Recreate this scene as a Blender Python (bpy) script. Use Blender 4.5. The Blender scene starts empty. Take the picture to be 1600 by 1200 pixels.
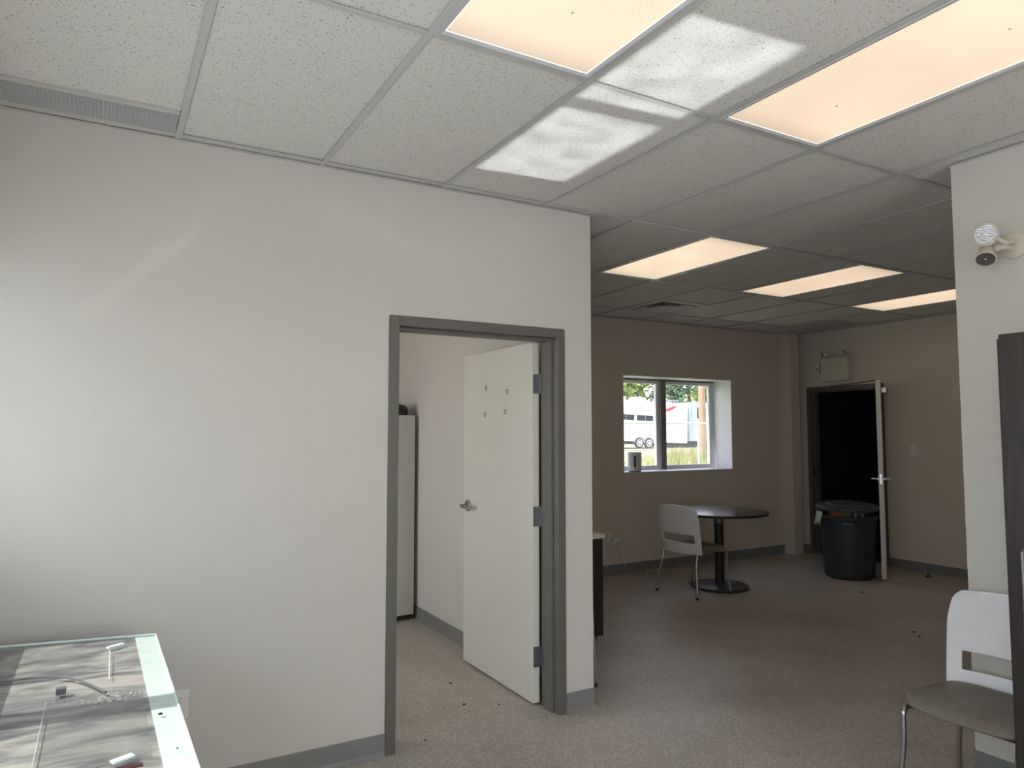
import bpy, bmesh, math, random
from mathutils import Vector, Matrix
random.seed(7)
D = bpy.data; SC = bpy.context.scene; COL = SC.collection
pi = math.pi

# ------------------------------------------------------------------ camera
cam = D.cameras.new('camera'); cam.sensor_width = 36; cam.lens = 1111.8/1600*36
cam.clip_start = .02; cam.clip_end = 500
co = D.objects.new('camera', cam); COL.objects.link(co)
r_ = Vector((0.86804, -0.49649, -0.00024)); d_ = Vector((0.03315, 0.05844, -0.99774)); f_ = Vector((0.49538, 0.86607, 0.06719))
M = Matrix.Identity(4)
for i in range(3):
    M[i][0] = r_[i]; M[i][1] = -d_[i]; M[i][2] = -f_[i]
M[0][3], M[1][3], M[2][3] = -0.2293, -3.2044, 1.5033
co.matrix_world = M
SC.camera = co

# ------------------------------------------------------------------ world, sun, exposure
vs = SC.view_settings
SC.display_settings.display_device = 'sRGB'
vs.view_transform = 'Standard'; vs.look = 'None'; vs.gamma = 1; vs.use_curve_mapping = False
vs.exposure = 0.25
SC.cycles.diffuse_bounces = 6; SC.cycles.max_bounces = 12; SC.cycles.transparent_max_bounces = 16
SC.cycles.use_denoising = True; SC.cycles.use_light_tree = False
w = D.worlds.new('world'); SC.world = w; w.use_nodes = True
nt = w.node_tree; nt.nodes.clear()
wo = nt.nodes.new('ShaderNodeOutputWorld'); bg = nt.nodes.new('ShaderNodeBackground')
tc = nt.nodes.new('ShaderNodeTexCoord'); sx = nt.nodes.new('ShaderNodeSeparateXYZ'); cr = nt.nodes.new('ShaderNodeValToRGB')
nt.links.new(tc.outputs['Generated'], sx.inputs[0]); nt.links.new(sx.outputs[2], cr.inputs[0])
cr.color_ramp.elements[0].position = 0.0; cr.color_ramp.elements[0].color = (.90, .95, 1, 1)
cr.color_ramp.elements[1].position = .8; cr.color_ramp.elements[1].color = (.62, .78, 1, 1)
nt.links.new(cr.outputs[0], bg.inputs[0]); bg.inputs[1].default_value = 2.6
nt.links.new(bg.outputs[0], wo.inputs[0])

SUN = Vector((1.71, -.21, -1.99)).normalized()      # direction the sunlight travels
sl = D.lights.new('sun', 'SUN'); sl.energy = 5.0; sl.angle = math.radians(.6); sl.color = (1, .95, .88)
so = D.objects.new('sun', sl); COL.objects.link(so)
so.rotation_euler = SUN.to_track_quat('-Z', 'Y').to_euler(); so.location = (-5, 0, 8)

def area(name, c, sx_, sy_, normal, power=1, color=(1, 1, 1), portal=False, up='Y', spread=None):
    l = D.lights.new(name, 'AREA'); l.shape = 'RECTANGLE'; l.size = sx_; l.size_y = sy_; l.energy = power; l.color = color
    if spread: l.spread = spread
    o = D.objects.new(name, l); COL.objects.link(o); o.location = c
    o.rotation_euler = Vector(normal).to_track_quat('-Z', up).to_euler()
    if portal: l.cycles.is_portal = True
    return o
WX = -.72; WG = -1.0
DAY = (.93, .97, 1)
area('window_fill_lamp', (WG+.03, -.765, 1.59), 1.4, 1.0, (1, 0, .7), 4, DAY, up='Z')  # added fill lamps in the window openings, boosting the daylight
area('window_fill_lamp', (WG+.03, -3.2, 1.59), 1.5, 1.0, (1, 0, .55), 38, DAY, up='Z')
area('window_fill_lamp', (1.25, -5.60, 1.25), 1.9, 1.9, (0, 1, .35), 42, (1, .98, .95), up='Z')
area('window_fill_lamp', (-.97, 1.7, 1.59), 1.3, 1.0, (1, 0, 0), 17, (1, .98, .94), up='Z')
area('skylight_portal', (WG+.02, -.765, 1.59), 1.5, 1.1, (1, 0, 0), portal=True, up='Z')
area('skylight_portal', (WG+.02, -3.2, 1.59), 1.6, 1.1, (1, 0, 0), portal=True, up='Z')
area('skylight_portal', (1.25, -5.62, 1.2), 2.0, 2.0, (0, 1, 0), portal=True, up='Z')
area('skylight_portal', (5.47, 3.17, 1.59), 1.66, 1.08, (0, -1, 0), portal=True, up='Z')

# ------------------------------------------------------------------ material helpers
def mat(name, col, rough=.6, metal=0., spec=.5, noise=0, nscale=20, bump=0, bscale=60, stretch=(1, 1, 1), col2=None):
    m = D.materials.new(name); m.use_nodes = True; t = m.node_tree; b = t.nodes['Principled BSDF']
    b.inputs['Base Color'].default_value = (*col, 1); b.inputs['Roughness'].default_value = rough
    b.inputs['Metallic'].default_value = metal; b.inputs['Specular IOR Level'].default_value = spec
    c = t.nodes.new('ShaderNodeTexCoord'); mp = t.nodes.new('ShaderNodeMapping'); mp.inputs['Scale'].default_value = stretch
    g = t.nodes.new('ShaderNodeNewGeometry')
    t.links.new(g.outputs['Position'], mp.inputs[0])
    n = t.nodes.new('ShaderNodeTexNoise'); n.inputs['Scale'].default_value = nscale; n.inputs['Detail'].default_value = 4
    t.links.new(mp.outputs[0], n.inputs['Vector'])
    c2 = col2 or tuple(max(0, x*(1-noise)) for x in col)
    if noise or col2:
        r = t.nodes.new('ShaderNodeValToRGB'); r.color_ramp.elements[0].position = .35; r.color_ramp.elements[1].position = .65
        r.color_ramp.elements[0].color = (*c2, 1); r.color_ramp.elements[1].color = (*col, 1)
        t.links.new(n.outputs[0], r.inputs[0]); t.links.new(r.outputs[0], b.inputs['Base Color'])
    if bump:
        n2 = t.nodes.new('ShaderNodeTexNoise'); n2.inputs['Scale'].default_value = bscale; n2.inputs['Detail'].default_value = 3
        t.links.new(mp.outputs[0], n2.inputs['Vector'])
        bm = t.nodes.new('ShaderNodeBump'); bm.inputs['Strength'].default_value = bump; bm.inputs['Distance'].default_value = .002
        t.links.new(n2.outputs[0], bm.inputs['Height']); t.links.new(bm.outputs[0], b.inputs['Normal'])
    return m

WALL = mat('wall_paint', (.605, .58, .548), .75, noise=.03, nscale=1.5, bump=.25, bscale=220, spec=.3)
TRIM = mat('trim_paint', (.128, .120, .108), .42, noise=.06, nscale=3, bump=.08, bscale=150)
BASE = mat('vinyl_base', (.215, .215, .215), .5, noise=.05, nscale=4)
DOORW = mat('door_paint', (.66, .64, .60), .35, noise=.02, nscale=3, bump=.1, bscale=200)
STEEL = mat('brushed_steel', (.36, .36, .36), .28, 1.0, noise=.1, nscale=60)
GALV = mat('hinge_steel', (.32, .34, .36), .38, .9, noise=.15, nscale=80)
CHROME = mat('chrome', (.42, .43, .46), .28, 1.0)
BLACK = mat('black_plastic', (.012, .012, .013), .5)
CREAM = mat('cream_plastic', (.60, .56, .48), .45)
WHITEP = mat('white_plastic', (.74, .73, .71), .4, noise=.03, nscale=20)
GRIDP = mat('grid_bar_paint', (.54, .535, .52), .4)
DARKW = mat('dark_wood', (.030, .022, .020), .45, noise=.45, nscale=6, stretch=(18, 18, 1), bump=.15, bscale=40)
WTOP = mat('white_laminate', (.72, .69, .62), .35)
WOODT = mat('table_laminate', (.060, .042, .042), .28, noise=.3, nscale=5, stretch=(2, 14, 1))
EDGE = mat('table_edge', (.022, .014, .014), .4)
CABW = mat('cabinet_white', (.52, .50, .46), .5, noise=.05, nscale=5, stretch=(14, 14, 1))
FABRIC = mat('seat_vinyl', (.20, .18, .15), .5, noise=.15, nscale=12, bump=.2, bscale=300)
SHELL = mat('chair_shell', (.80, .80, .84), .38, noise=.04, nscale=18, bump=.08, bscale=300)
WALLB = mat('warm_lit_wall_paint', (.66, .60, .53), .75, noise=.03, nscale=1.5, bump=.25, bscale=220, spec=.3)  # off-white paint with the warm ceiling light put into its colour
MIRR = mat('lamp_reflector', (.38, .38, .40), .22, 1.0, bump=.8, bscale=180)
CLEARC = mat('lamp_lens', (.85, .83, .75), .15)
BIN = mat('bin_plastic', (.030, .036, .045), .45, noise=.2, nscale=8)
BINLID = mat('bin_lid_plastic', (.055, .062, .072), .45, noise=.25, nscale=9)
DARKR = mat('dark_room_shade', (.016, .016, .015), .8)  # near-black: the unlit room's shade put into the wall colour
MINT = mat('mint_glass', (.72, .82, .80), .25, noise=.12, nscale=9, stretch=(2, 5, 1))
PVC = mat('window_vinyl', (.78, .79, .82), .4)
PVCD = mat('window_bar', (.20, .195, .185), .5, noise=.2, nscale=30)
CORD = mat('cord', (.62, .60, .54), .5)

def floor_mat():
    m = D.materials.new('vinyl_floor'); m.use_nodes = True; t = m.node_tree; b = t.nodes['Principled BSDF']
    g = t.nodes.new('ShaderNodeNewGeometry')
    v = t.nodes.new('ShaderNodeTexVoronoi'); v.inputs['Scale'].default_value = 130
    t.links.new(g.outputs['Position'], v.inputs['Vector'])
    r = t.nodes.new('ShaderNodeValToRGB'); e = r.color_ramp.elements
    e[0].position = 0; e[0].color = (.330, .296, .258, 1); e[1].position = 1; e[1].color = (.540, .500, .450, 1)
    x = r.color_ramp.elements.new(.35); x.color = (.415, .378, .333, 1)
    sp = t.nodes.new('ShaderNodeSeparateColor'); t.links.new(v.outputs['Color'], sp.inputs[0]); t.links.new(sp.outputs[0], r.inputs[0])
    n = t.nodes.new('ShaderNodeTexNoise'); n.inputs['Scale'].default_value = 1.6; n.inputs['Detail'].default_value = 6
    t.links.new(g.outputs['Position'], n.inputs['Vector'])
    r2 = t.nodes.new('ShaderNodeValToRGB'); r2.color_ramp.elements[0].position = .3; r2.color_ramp.elements[0].color = (.82, .80, .78, 1)
    r2.color_ramp.elements[1].position = .6; r2.color_ramp.elements[1].color = (1, 1, 1, 1)
    t.links.new(n.outputs[0], r2.inputs[0])
    mx = t.nodes.new('ShaderNodeMix'); mx.data_type = 'RGBA'; mx.blend_type = 'MULTIPLY'; mx.inputs[0].default_value = 1
    t.links.new(r.outputs[0], mx.inputs[6]); t.links.new(r2.outputs[0], mx.inputs[7]); t.links.new(mx.outputs[2], b.inputs['Base Color'])
    b.inputs['Roughness'].default_value = .42; b.inputs['Specular IOR Level'].default_value = .4
    bm = t.nodes.new('ShaderNodeBump'); bm.inputs['Strength'].default_value = .15; bm.inputs['Distance'].default_value = .001
    t.links.new(v.outputs['Distance'], bm.inputs['Height']); t.links.new(bm.outputs[0], b.inputs['Normal'])
    return m
FLOOR = floor_mat()

def tile_mat():
    m = D.materials.new('fissured_tile'); m.use_nodes = True; t = m.node_tree; b = t.nodes['Principled BSDF']
    g = t.nodes.new('ShaderNodeNewGeometry')
    v = t.nodes.new('ShaderNodeTexVoronoi'); v.inputs['Scale'].default_value = 135
    n0 = t.nodes.new('ShaderNodeTexNoise'); n0.inputs['Scale'].default_value = 60
    t.links.new(g.outputs['Position'], n0.inputs['Vector'])
    ad = t.nodes.new('ShaderNodeMix'); ad.data_type = 'VECTOR'; ad.inputs[0].default_value = .018
    t.links.new(g.outputs['Position'], ad.inputs[4]); t.links.new(n0.outputs['Color'], ad.inputs[5])
    t.links.new(ad.outputs[1], v.inputs['Vector'])
    sp = t.nodes.new('ShaderNodeSeparateColor'); t.links.new(v.outputs['Color'], sp.inputs[0])
    # speck when distance < threshold that varies per cell
    mu = t.nodes.new('ShaderNodeMath'); mu.operation = 'MULTIPLY'; mu.inputs[1].default_value = .30; t.links.new(sp.outputs[0], mu.inputs[0])
    lt = t.nodes.new('ShaderNodeMath'); lt.operation = 'SUBTRACT'; t.links.new(v.outputs['Distance'], lt.inputs[0]); t.links.new(mu.outputs[0], lt.inputs[1])
    r = t.nodes.new('ShaderNodeValToRGB'); e = r.color_ramp.elements
    e[0].position = .0; e[0].color = (.25, .235, .21, 1); e[1].position = .06; e[1].color = (.70, .69, .66, 1)
    t.links.new(lt.outputs[0], r.inputs[0]); t.links.new(r.outputs[0], b.inputs['Base Color'])
    b.inputs['Roughness'].default_value = .9; b.inputs['Specular IOR Level'].default_value = .1
    return m
TILE = tile_mat()

def glass_mat(name, tint=(1, 1, 1), rough=.0, refl=1.0):
    m = D.materials.new(name); m.use_nodes = True; t = m.node_tree; t.nodes.remove(t.nodes['Principled BSDF'])
    o = t.nodes['Material Output']; tr = t.nodes.new('ShaderNodeBsdfTransparent'); tr.inputs[0].default_value = (*tint, 1)
    gl = t.nodes.new('ShaderNodeBsdfGlossy'); gl.inputs['Roughness'].default_value = rough
    fr = t.nodes.new('ShaderNodeFresnel'); fr.inputs[0].default_value = 1.45
    mu = t.nodes.new('ShaderNodeMath'); mu.operation = 'MULTIPLY'; mu.inputs[1].default_value = refl; t.links.new(fr.outputs[0], mu.inputs[0])
    ge = t.nodes.new('ShaderNodeNewGeometry'); iv = t.nodes.new('ShaderNodeMath'); iv.operation = 'SUBTRACT'; iv.inputs[0].default_value = 1
    t.links.new(ge.outputs['Backfacing'], iv.inputs[1]); m2 = t.nodes.new('ShaderNodeMath'); m2.operation = 'MULTIPLY'
    t.links.new(mu.outputs[0], m2.inputs[0]); t.links.new(iv.outputs[0], m2.inputs[1]); mu = m2
    mx = t.nodes.new('ShaderNodeMixShader'); t.links.new(mu.outputs[0], mx.inputs[0]); t.links.new(tr.outputs[0], mx.inputs[1]); t.links.new(gl.outputs[0], mx.inputs[2])
    t.links.new(mx.outputs[0], o.inputs[0]); return m
PANE = glass_mat('window_glass', (.97, .99, .98))
TGLASS = glass_mat('table_glass', (.975, .985, .98), .02, 1.0)

def light_mat():
    m = D.materials.new('prismatic_lens'); m.use_nodes = True; t = m.node_tree; b = t.nodes['Principled BSDF']
    g = t.nodes.new('ShaderNodeNewGeometry'); wv = t.nodes.new('ShaderNodeTexVoronoi'); wv.inputs['Scale'].default_value = 115
    wv.inputs['Randomness'].default_value = 0
    mp = t.nodes.new('ShaderNodeMapping'); mp.inputs['Scale'].default_value = (1, 1, 0); mp.inputs['Rotation'].default_value = (0, 0, pi/4)
    t.links.new(g.outputs['Position'], mp.inputs[0]); t.links.new(mp.outputs[0], wv.inputs['Vector'])
    r = t.nodes.new('ShaderNodeValToRGB'); r.color_ramp.elements[0].position = .1; r.color_ramp.elements[0].color = (.86, .68, .50, 1)
    r.color_ramp.elements[1].position = .7; r.color_ramp.elements[1].color = (.56, .41, .27, 1)
    t.links.new(wv.outputs['Distance'], r.inputs[0]); t.links.new(r.outputs[0], b.inputs['Emission Color'])
    n = t.nodes.new('ShaderNodeTexNoise'); n.inputs['Scale'].default_value = 1.5; t.links.new(g.outputs['Position'], n.inputs['Vector'])
    mr = t.nodes.new('ShaderNodeMapRange'); mr.inputs['From Min'].default_value = .3; mr.inputs['From Max'].default_value = .7
    mr.inputs['To Min'].default_value = .90; mr.inputs['To Max'].default_value = 1.08
    t.links.new(n.outputs[0], mr.inputs[0])
    # tubes stop short of the ends of the box, so the lens is dimmer there
    tcc = t.nodes.new('ShaderNodeTexCoord'); sy = t.nodes.new('ShaderNodeSeparateXYZ'); t.links.new(tcc.outputs['Generated'], sy.inputs[0])
    re = t.nodes.new('ShaderNodeValToRGB'); ee = re.color_ramp.elements; ee[0].position = 0; ee[0].color = (.70, .70, .70, 1); ee[1].position = 1; ee[1].color = (.70, .70, .70, 1)
    for p_, c_ in ((.10, .97), (.2, 1), (.8, 1), (.90, .97)):
        x = ee.new(p_); x.color = (c_, c_, c_, 1)
    t.links.new(sy.outputs[1], re.inputs[0]); mm = t.nodes.new('ShaderNodeMath'); mm.operation = 'MULTIPLY'
    t.links.new(re.outputs[0], mm.inputs[0]); t.links.new(mr.outputs[0], mm.inputs[1]); t.links.new(mm.outputs[0], b.inputs['Emission Strength'])
    b.inputs['Base Color'].default_value = (.4, .38, .35, 1); b.inputs['Roughness'].default_value = .3
    return m
LENS = light_mat()
LENSE = mat('lens_edge', (.9, .85, .75), .3); LENSE.node_tree.nodes['Principled BSDF'].inputs['Emission Color'].default_value = (1, .93, .82, 1)
LENSE.node_tree.nodes['Principled BSDF'].inputs['Emission Strength'].default_value = .9

# ------------------------------------------------------------------ mesh helpers
class MB:
    def __init__(s): s.v = []; s.f = []
    def add(s, vs, fs):
        n = len(s.v); s.v += [tuple(v) for v in vs]; s.f += [tuple(i+n for i in f) for f in fs]; return s
    def box(s, x0, x1, y0, y1, z0, z1, m=None):
        vs = [Vector((x, y, z)) for z in (z0, z1) for y in (y0, y1) for x in (x0, x1)]
        if m is not None: vs = [m @ v for v in vs]
        return s.add(vs, [(0, 2, 3, 1), (4, 5, 7, 6), (0, 1, 5, 4), (2, 6, 7, 3), (0, 4, 6, 2), (1, 3, 7, 5)])
    def cyl(s, p0, p1, r0, r1=None, n=20, cap=True):
        p0, p1 = Vector(p0), Vector(p1); r1 = r0 if r1 is None else r1
        q = (p1-p0).to_track_quat('Z', 'Y'); vs = []
        for p, r in ((p0, r0), (p1, r1)):
            for i in range(n):
                a = 2*pi*i/n; vs.append(p+q @ Vector((r*math.cos(a), r*math.sin(a), 0)))
        fs = [(i, (i+1) % n, n+(i+1) % n, n+i) for i in range(n)]
        if cap: fs += [tuple(range(n-1, -1, -1)), tuple(range(n, 2*n))]
        return s.add(vs, fs)
    def lathe(s, prof, c=(0, 0, 0), n=32, axis=None):
        c = Vector(c); q = Vector(axis).to_track_quat('Z', 'Y') if axis else None; vs = []
        for r, z in prof:
            for i in range(n):
                a = 2*pi*i/n; v = Vector((r*math.cos(a), r*math.sin(a), z)); vs.append(c+(q @ v if q else v))
        fs = []
        for k in range(len(prof)-1):
            fs += [(k*n+i, k*n+(i+1) % n, (k+1)*n+(i+1) % n, (k+1)*n+i) for i in range(n)]
        fs += [tuple(range(n-1, -1, -1)), tuple(range((len(prof)-1)*n, len(prof)*n))]
        return s.add(vs, fs)
    def tube(s, pts, r, n=10):
        pts = [Vector(p) for p in pts]; vs = []; k = len(pts)
        nrm = None
        for i, p in enumerate(pts):
            t = (pts[min(i+1, k-1)]-pts[max(i-1, 0)]).normalized()
            if nrm is None: nrm = t.orthogonal().normalized()
            nrm = (nrm-t*nrm.dot(t)).normalized(); b = t.cross(nrm)
            for j in range(n):
                a = 2*pi*j/n; vs.append(p+nrm*(r*math.cos(a))+b*(r*math.sin(a)))
        fs = [(i*n+j, i*n+(j+1) % n, (i+1)*n+(j+1) % n, (i+1)*n+j) for i in range(k-1) for j in range(n)]
        fs += [tuple(range(n-1, -1, -1)), tuple(range((k-1)*n, k*n))]
        return s.add(vs, fs)
    def prism(s, poly, z0, z1):
        n = len(poly); vs = [(x, y, z0) for x, y in poly]+[(x, y, z1) for x, y in poly]
        return s.add(vs, [tuple(range(n-1, -1, -1)), tuple(range(n, 2*n))]+[(i, (i+1) % n, n+(i+1) % n, n+i) for i in range(n)])
    def build(s, name, m, parent=None, smooth=False, bevel=0, seg=2, origin=None, mats=None):
        me = D.meshes.new(name)
        vs = s.v
        if origin is not None: vs = [(v[0]-origin[0], v[1]-origin[1], v[2]-origin[2]) for v in vs]
        me.from_pydata(vs, [], s.f); me.update(); me.materials.append(m)
        b = bmesh.new(); b.from_mesh(me); bmesh.ops.recalc_face_normals(b, faces=b.faces); b.to_mesh(me); b.free()
        o = D.objects.new(name, me); COL.objects.link(o)
        if origin is not None: o.location = origin
        if smooth:
            for p in me.polygons: p.use_smooth = True
            e = o.modifiers.new('e', 'EDGE_SPLIT'); e.split_angle = math.radians(35)
        if bevel:
            bv = o.modifiers.new('b', 'BEVEL'); bv.width = bevel; bv.segments = seg; bv.limit_method = 'ANGLE'; bv.angle_limit = math.radians(40)
        if parent: put(o, parent)
        return o
def put(o, parent):
    o.parent = parent
    if parent.type == 'EMPTY' or parent.location.length > 0:
        bpy.context.view_layer.update(); o.matrix_parent_inverse = parent.matrix_world.inverted()
def tag(o, label=None, cat=None, group=None, kind=None):
    if label: o['label'] = label
    if cat: o['category'] = cat
    if group: o['group'] = group
    if kind: o['kind'] = kind
    return o
def empty(name, loc, label=None, cat=None, group=None, kind=None, rz=0):
    o = D.objects.new(name, None); COL.objects.link(o); o.location = loc; o.rotation_euler = (0, 0, rz); o.empty_display_size = .1
    bpy.context.view_layer.update(); return tag(o, label, cat, group, kind)
def struct(mb, name, m, label=None, **k):
    o = mb.build(name, m, **k); o['kind'] = 'structure'
    if label: o['label'] = label
    return o
def B(*a): return MB().box(*a)

# ------------------------------------------------------------------ room shell
H = 2.74; YA = .06; YP = .205; YB = 2.90; XR = 7.46; XP = 3.165; XE = 2.155; XI = 2.01
struct(B(-1.1, 9.6, -5.8, 3.25, -.12, 0), 'floor', FLOOR, 'speckled grey-beige sheet vinyl floor')
def wall(mb, name, label, m=None): return struct(mb, name, m or WALL, label)
DX0, DX1, DZ = .965, 1.955, 2.06       # rough opening of door 1
wall(MB().box(-1.1, DX0, YA, YP, 0, H+.06).box(DX1, XE, YA, YP, 0, H+.06).box(DX0, DX1, YA, YP, DZ, H+.06), 'wall_left', 'large off-white wall with the grey framed doorway')
wall(B(XI, XE, YP, YB, 0, H+.06), 'wall_partition', 'off-white partition wall of the small inner room')
wx0, wx1, wz0, wz1 = 4.645, 6.30, 1.055, 2.13
wall(MB().box(-1.1, wx0, YB, YB+.35, 0, H+.06).box(wx1, XR+2.1, YB, YB+.35, 0, H+.06).box(wx0, wx1, YB, YB+.35, 0, wz0).box(wx0, wx1, YB, YB+.35, wz1, H+.06), 'wall_back', 'off-white far wall with a deep set window', WALLB)
EY0, EY1, EZ = 1.73, 2.72, 2.05        # rough opening of door 2
wall(MB().box(XR, XR+.14, -1.55, EY0, 0, H+.06).box(XR, XR+.14, EY1, YB, 0, H+.06).box(XR, XR+.14, EY0, EY1, EZ, H+.06), 'wall_right', 'off-white far wall with the dark doorway', WALLB)
wall(MB().box(XP, XP+.14, -5.8, -1.40, 0, H+.06).box(XP+.14, XR, -1.54, -1.40, 0, H+.06), 'wall_near_right', 'off-white wall end on the right edge')
def winwall(x0, x1, y0, y1, z0, z1, ya, yb, extra=()):
    m = MB(); return m
# window wall on the left, out of view
m = MB(); ys = [(-5.8, -4.0), (-2.4, -1.52), (-.01, .06)]
for a, b in ys: m.box(WG-.1, WX, a, b, 0, H+.06)
for a, b in ((-4.0, -2.4), (-1.52, -.01)): m.box(WG-.1, WX, a, b, 0, wz0).box(WG-.1, WX, a, b, wz1, H+.06)
wall(m, 'wall_window_side', 'off-white window wall beside the camera')
m = MB().box(-1.1, .25, -5.8, -5.5, 0, H+.06).box(2.25, XP, -5.8, -5.5, 0, H+.06).box(.25, 2.25, -5.8, -5.5, 2.2, H+.06).box(.25, 2.25, -5.8, -5.5, 0, .2)
wall(m, 'wall_front', 'off-white wall behind the camera')
wall(B(7.17, 7.33, 2.745, 2.90, 0, H), 'column', 'boxed pipe chase in the far corner', WALLB)
# outside shell of the inner room and the dark room
wall(MB().box(-1.1, -1.0, YP, 1.0, 0, H+.06).box(-1.1, -1.0, 2.4, YB, 0, H+.06).box(-1.1, -1.0, 1.0, 2.4, 0, wz0).box(-1.1, -1.0, 1.0, 2.4, wz1, H+.06), 'wall_inner_room', 'off-white wall inside the small room')
m = MB().box(9.5, 9.6, .3, 3.2, 0, H+.06).box(XR+.14, 9.5, .3, .4, 0, H+.06).box(8.35, 9.5, 1.72, 1.80, 0, H+.06)
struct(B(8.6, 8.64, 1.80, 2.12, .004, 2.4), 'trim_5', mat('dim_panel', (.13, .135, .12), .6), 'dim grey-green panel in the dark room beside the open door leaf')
struct(MB().box(XR+.142, 9.42, .42, YB-.002, -.0, .004), 'floor_dark_room', mat('dark_room_floor_shade', (.05, .045, .04), .6), 'unlit floor beyond the dark doorway')  # dark sheet over the floor, the room's shade put into its colour
struct(MB().box(XR+.15, 9.42, YB-.012, YB-.002, .004, H).box(XR+.142, XR+.15, .42, 1.70, .004, H), 'wall_dark_side', DARKR, 'unlit side wall beyond the dark doorway')  # thin sheets darkening these walls with the same painted shade
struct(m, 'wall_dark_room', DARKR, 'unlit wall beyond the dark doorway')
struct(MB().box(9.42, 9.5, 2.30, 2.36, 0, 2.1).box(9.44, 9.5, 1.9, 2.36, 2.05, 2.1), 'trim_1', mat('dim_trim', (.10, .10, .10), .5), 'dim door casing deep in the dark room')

# baseboards (each a strip with a coved toe)
def base(name, x0, y0, x1, y1, nx, ny, label=None):
    d = Vector((x1-x0, y1-y0, 0)); L = d.length; d.normalize(); n = Vector((nx, ny, 0))
    prof = [(0, 0), (.014, 0), (.009, .006), (.005, .02), (.004, .098), (.002, .101), (0, .101)]
    vs = []; k = len(prof)
    for q in (Vector((x0, y0, 0)), Vector((x1, y1, 0))):
        for a, z in prof: vs.append(q+n*a+Vector((0, 0, z)))
    fs = [(i, (i+1) % k, k+(i+1) % k, k+i) for i in range(k)]+[tuple(range(k)), tuple(range(2*k-1, k-1, -1))]
    return struct(MB().add(vs, fs), name, BASE, label)
base('baseboard_left', -.72, YA, .952, YA, 0, -1)
base('baseboard_corner', 1.967, YA, XE+.005, YA, 0, -1)
base('baseboard_partition', XE, YA-.005, XE, YB, 1, 0)
base('baseboard_inner', XI, YB, XI, YP, -1, 0)
base('baseboard_inner_back', -.9, YB, XI, YB, 0, -1)
base('baseboard_back', XE, YB, 7.17, YB, 0, -1)
base('baseboard_right', XR, 1.71, XR, -1.4, -1, 0)
base('baseboard_corner_right', XR, YB, XR, 2.74, -1, 0)
base('baseboard_near_right', XP, -1.395, XP, -5.5, -1, 0)
base('baseboard_wall_end', XP, -1.40, XR, -1.40, 0, 1)

# ------------------------------------------------------------------ ceiling: slab, grid bars and tiles
T = .61
ceil = struct(B(-1.1, 9.6, -5.8, 3.25, H+.16, H+.30), 'ceiling', mat('plenum', (.05, .05, .05), .9), 'suspended ceiling of white fissured tiles in a painted grid')
xs_full = [i*T for i in range(-2, 13)]
def inside(x, y):       # room footprint of the visible ceiling
    return (y < -1.40 and x < XP) or (y >= -1.40 and x < XR)
tile_cache = {}
def put_tile(x0, x1, y0, y1, m=TILE, name='tile'):
    g = .004; sx_, sy_ = round(x1-x0-2*g, 3), round(y1-y0-2*g, 3)
    if sx_ < .02 or sy_ < .012: return
    key = (sx_, sy_, m.name)
    if key not in tile_cache:
        mb = MB().box(-sx_/2, sx_/2, -sy_/2, sy_/2, .006, .020)
        o = mb.build(name, m); tile_cache[key] = o.data
    else:
        o = D.objects.new(name, tile_cache[key]); COL.objects.link(o)
    o.location = ((x0+x1)/2, (y0+y1)/2, H+random.uniform(0, .0015)); o.rotation_euler = (random.uniform(-.001, .001), random.uniform(-.001, .001), 0)
    o.parent = ceil
def bar(x0, x1, y0, y1, name='grid_bar', z=0):
    # inverted tee: flange and web
    m = MB()
    if x1-x0 > y1-y0:
        yc = (y0+y1)/2; m.box(x0, x1, y0, y1, H-.001-z, H+.001-z).box(x0, x1, yc-.001, yc+.001, H+.001-z, H+.035)
    else:
        xc = (x0+x1)/2; m.box(x0, x1, y0, y1, H-.001-z, H+.001-z).box(xc-.001, xc+.001, y0, y1, H+.001-z, H+.035)
    return m.build(name, GRIDP, ceil)
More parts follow.
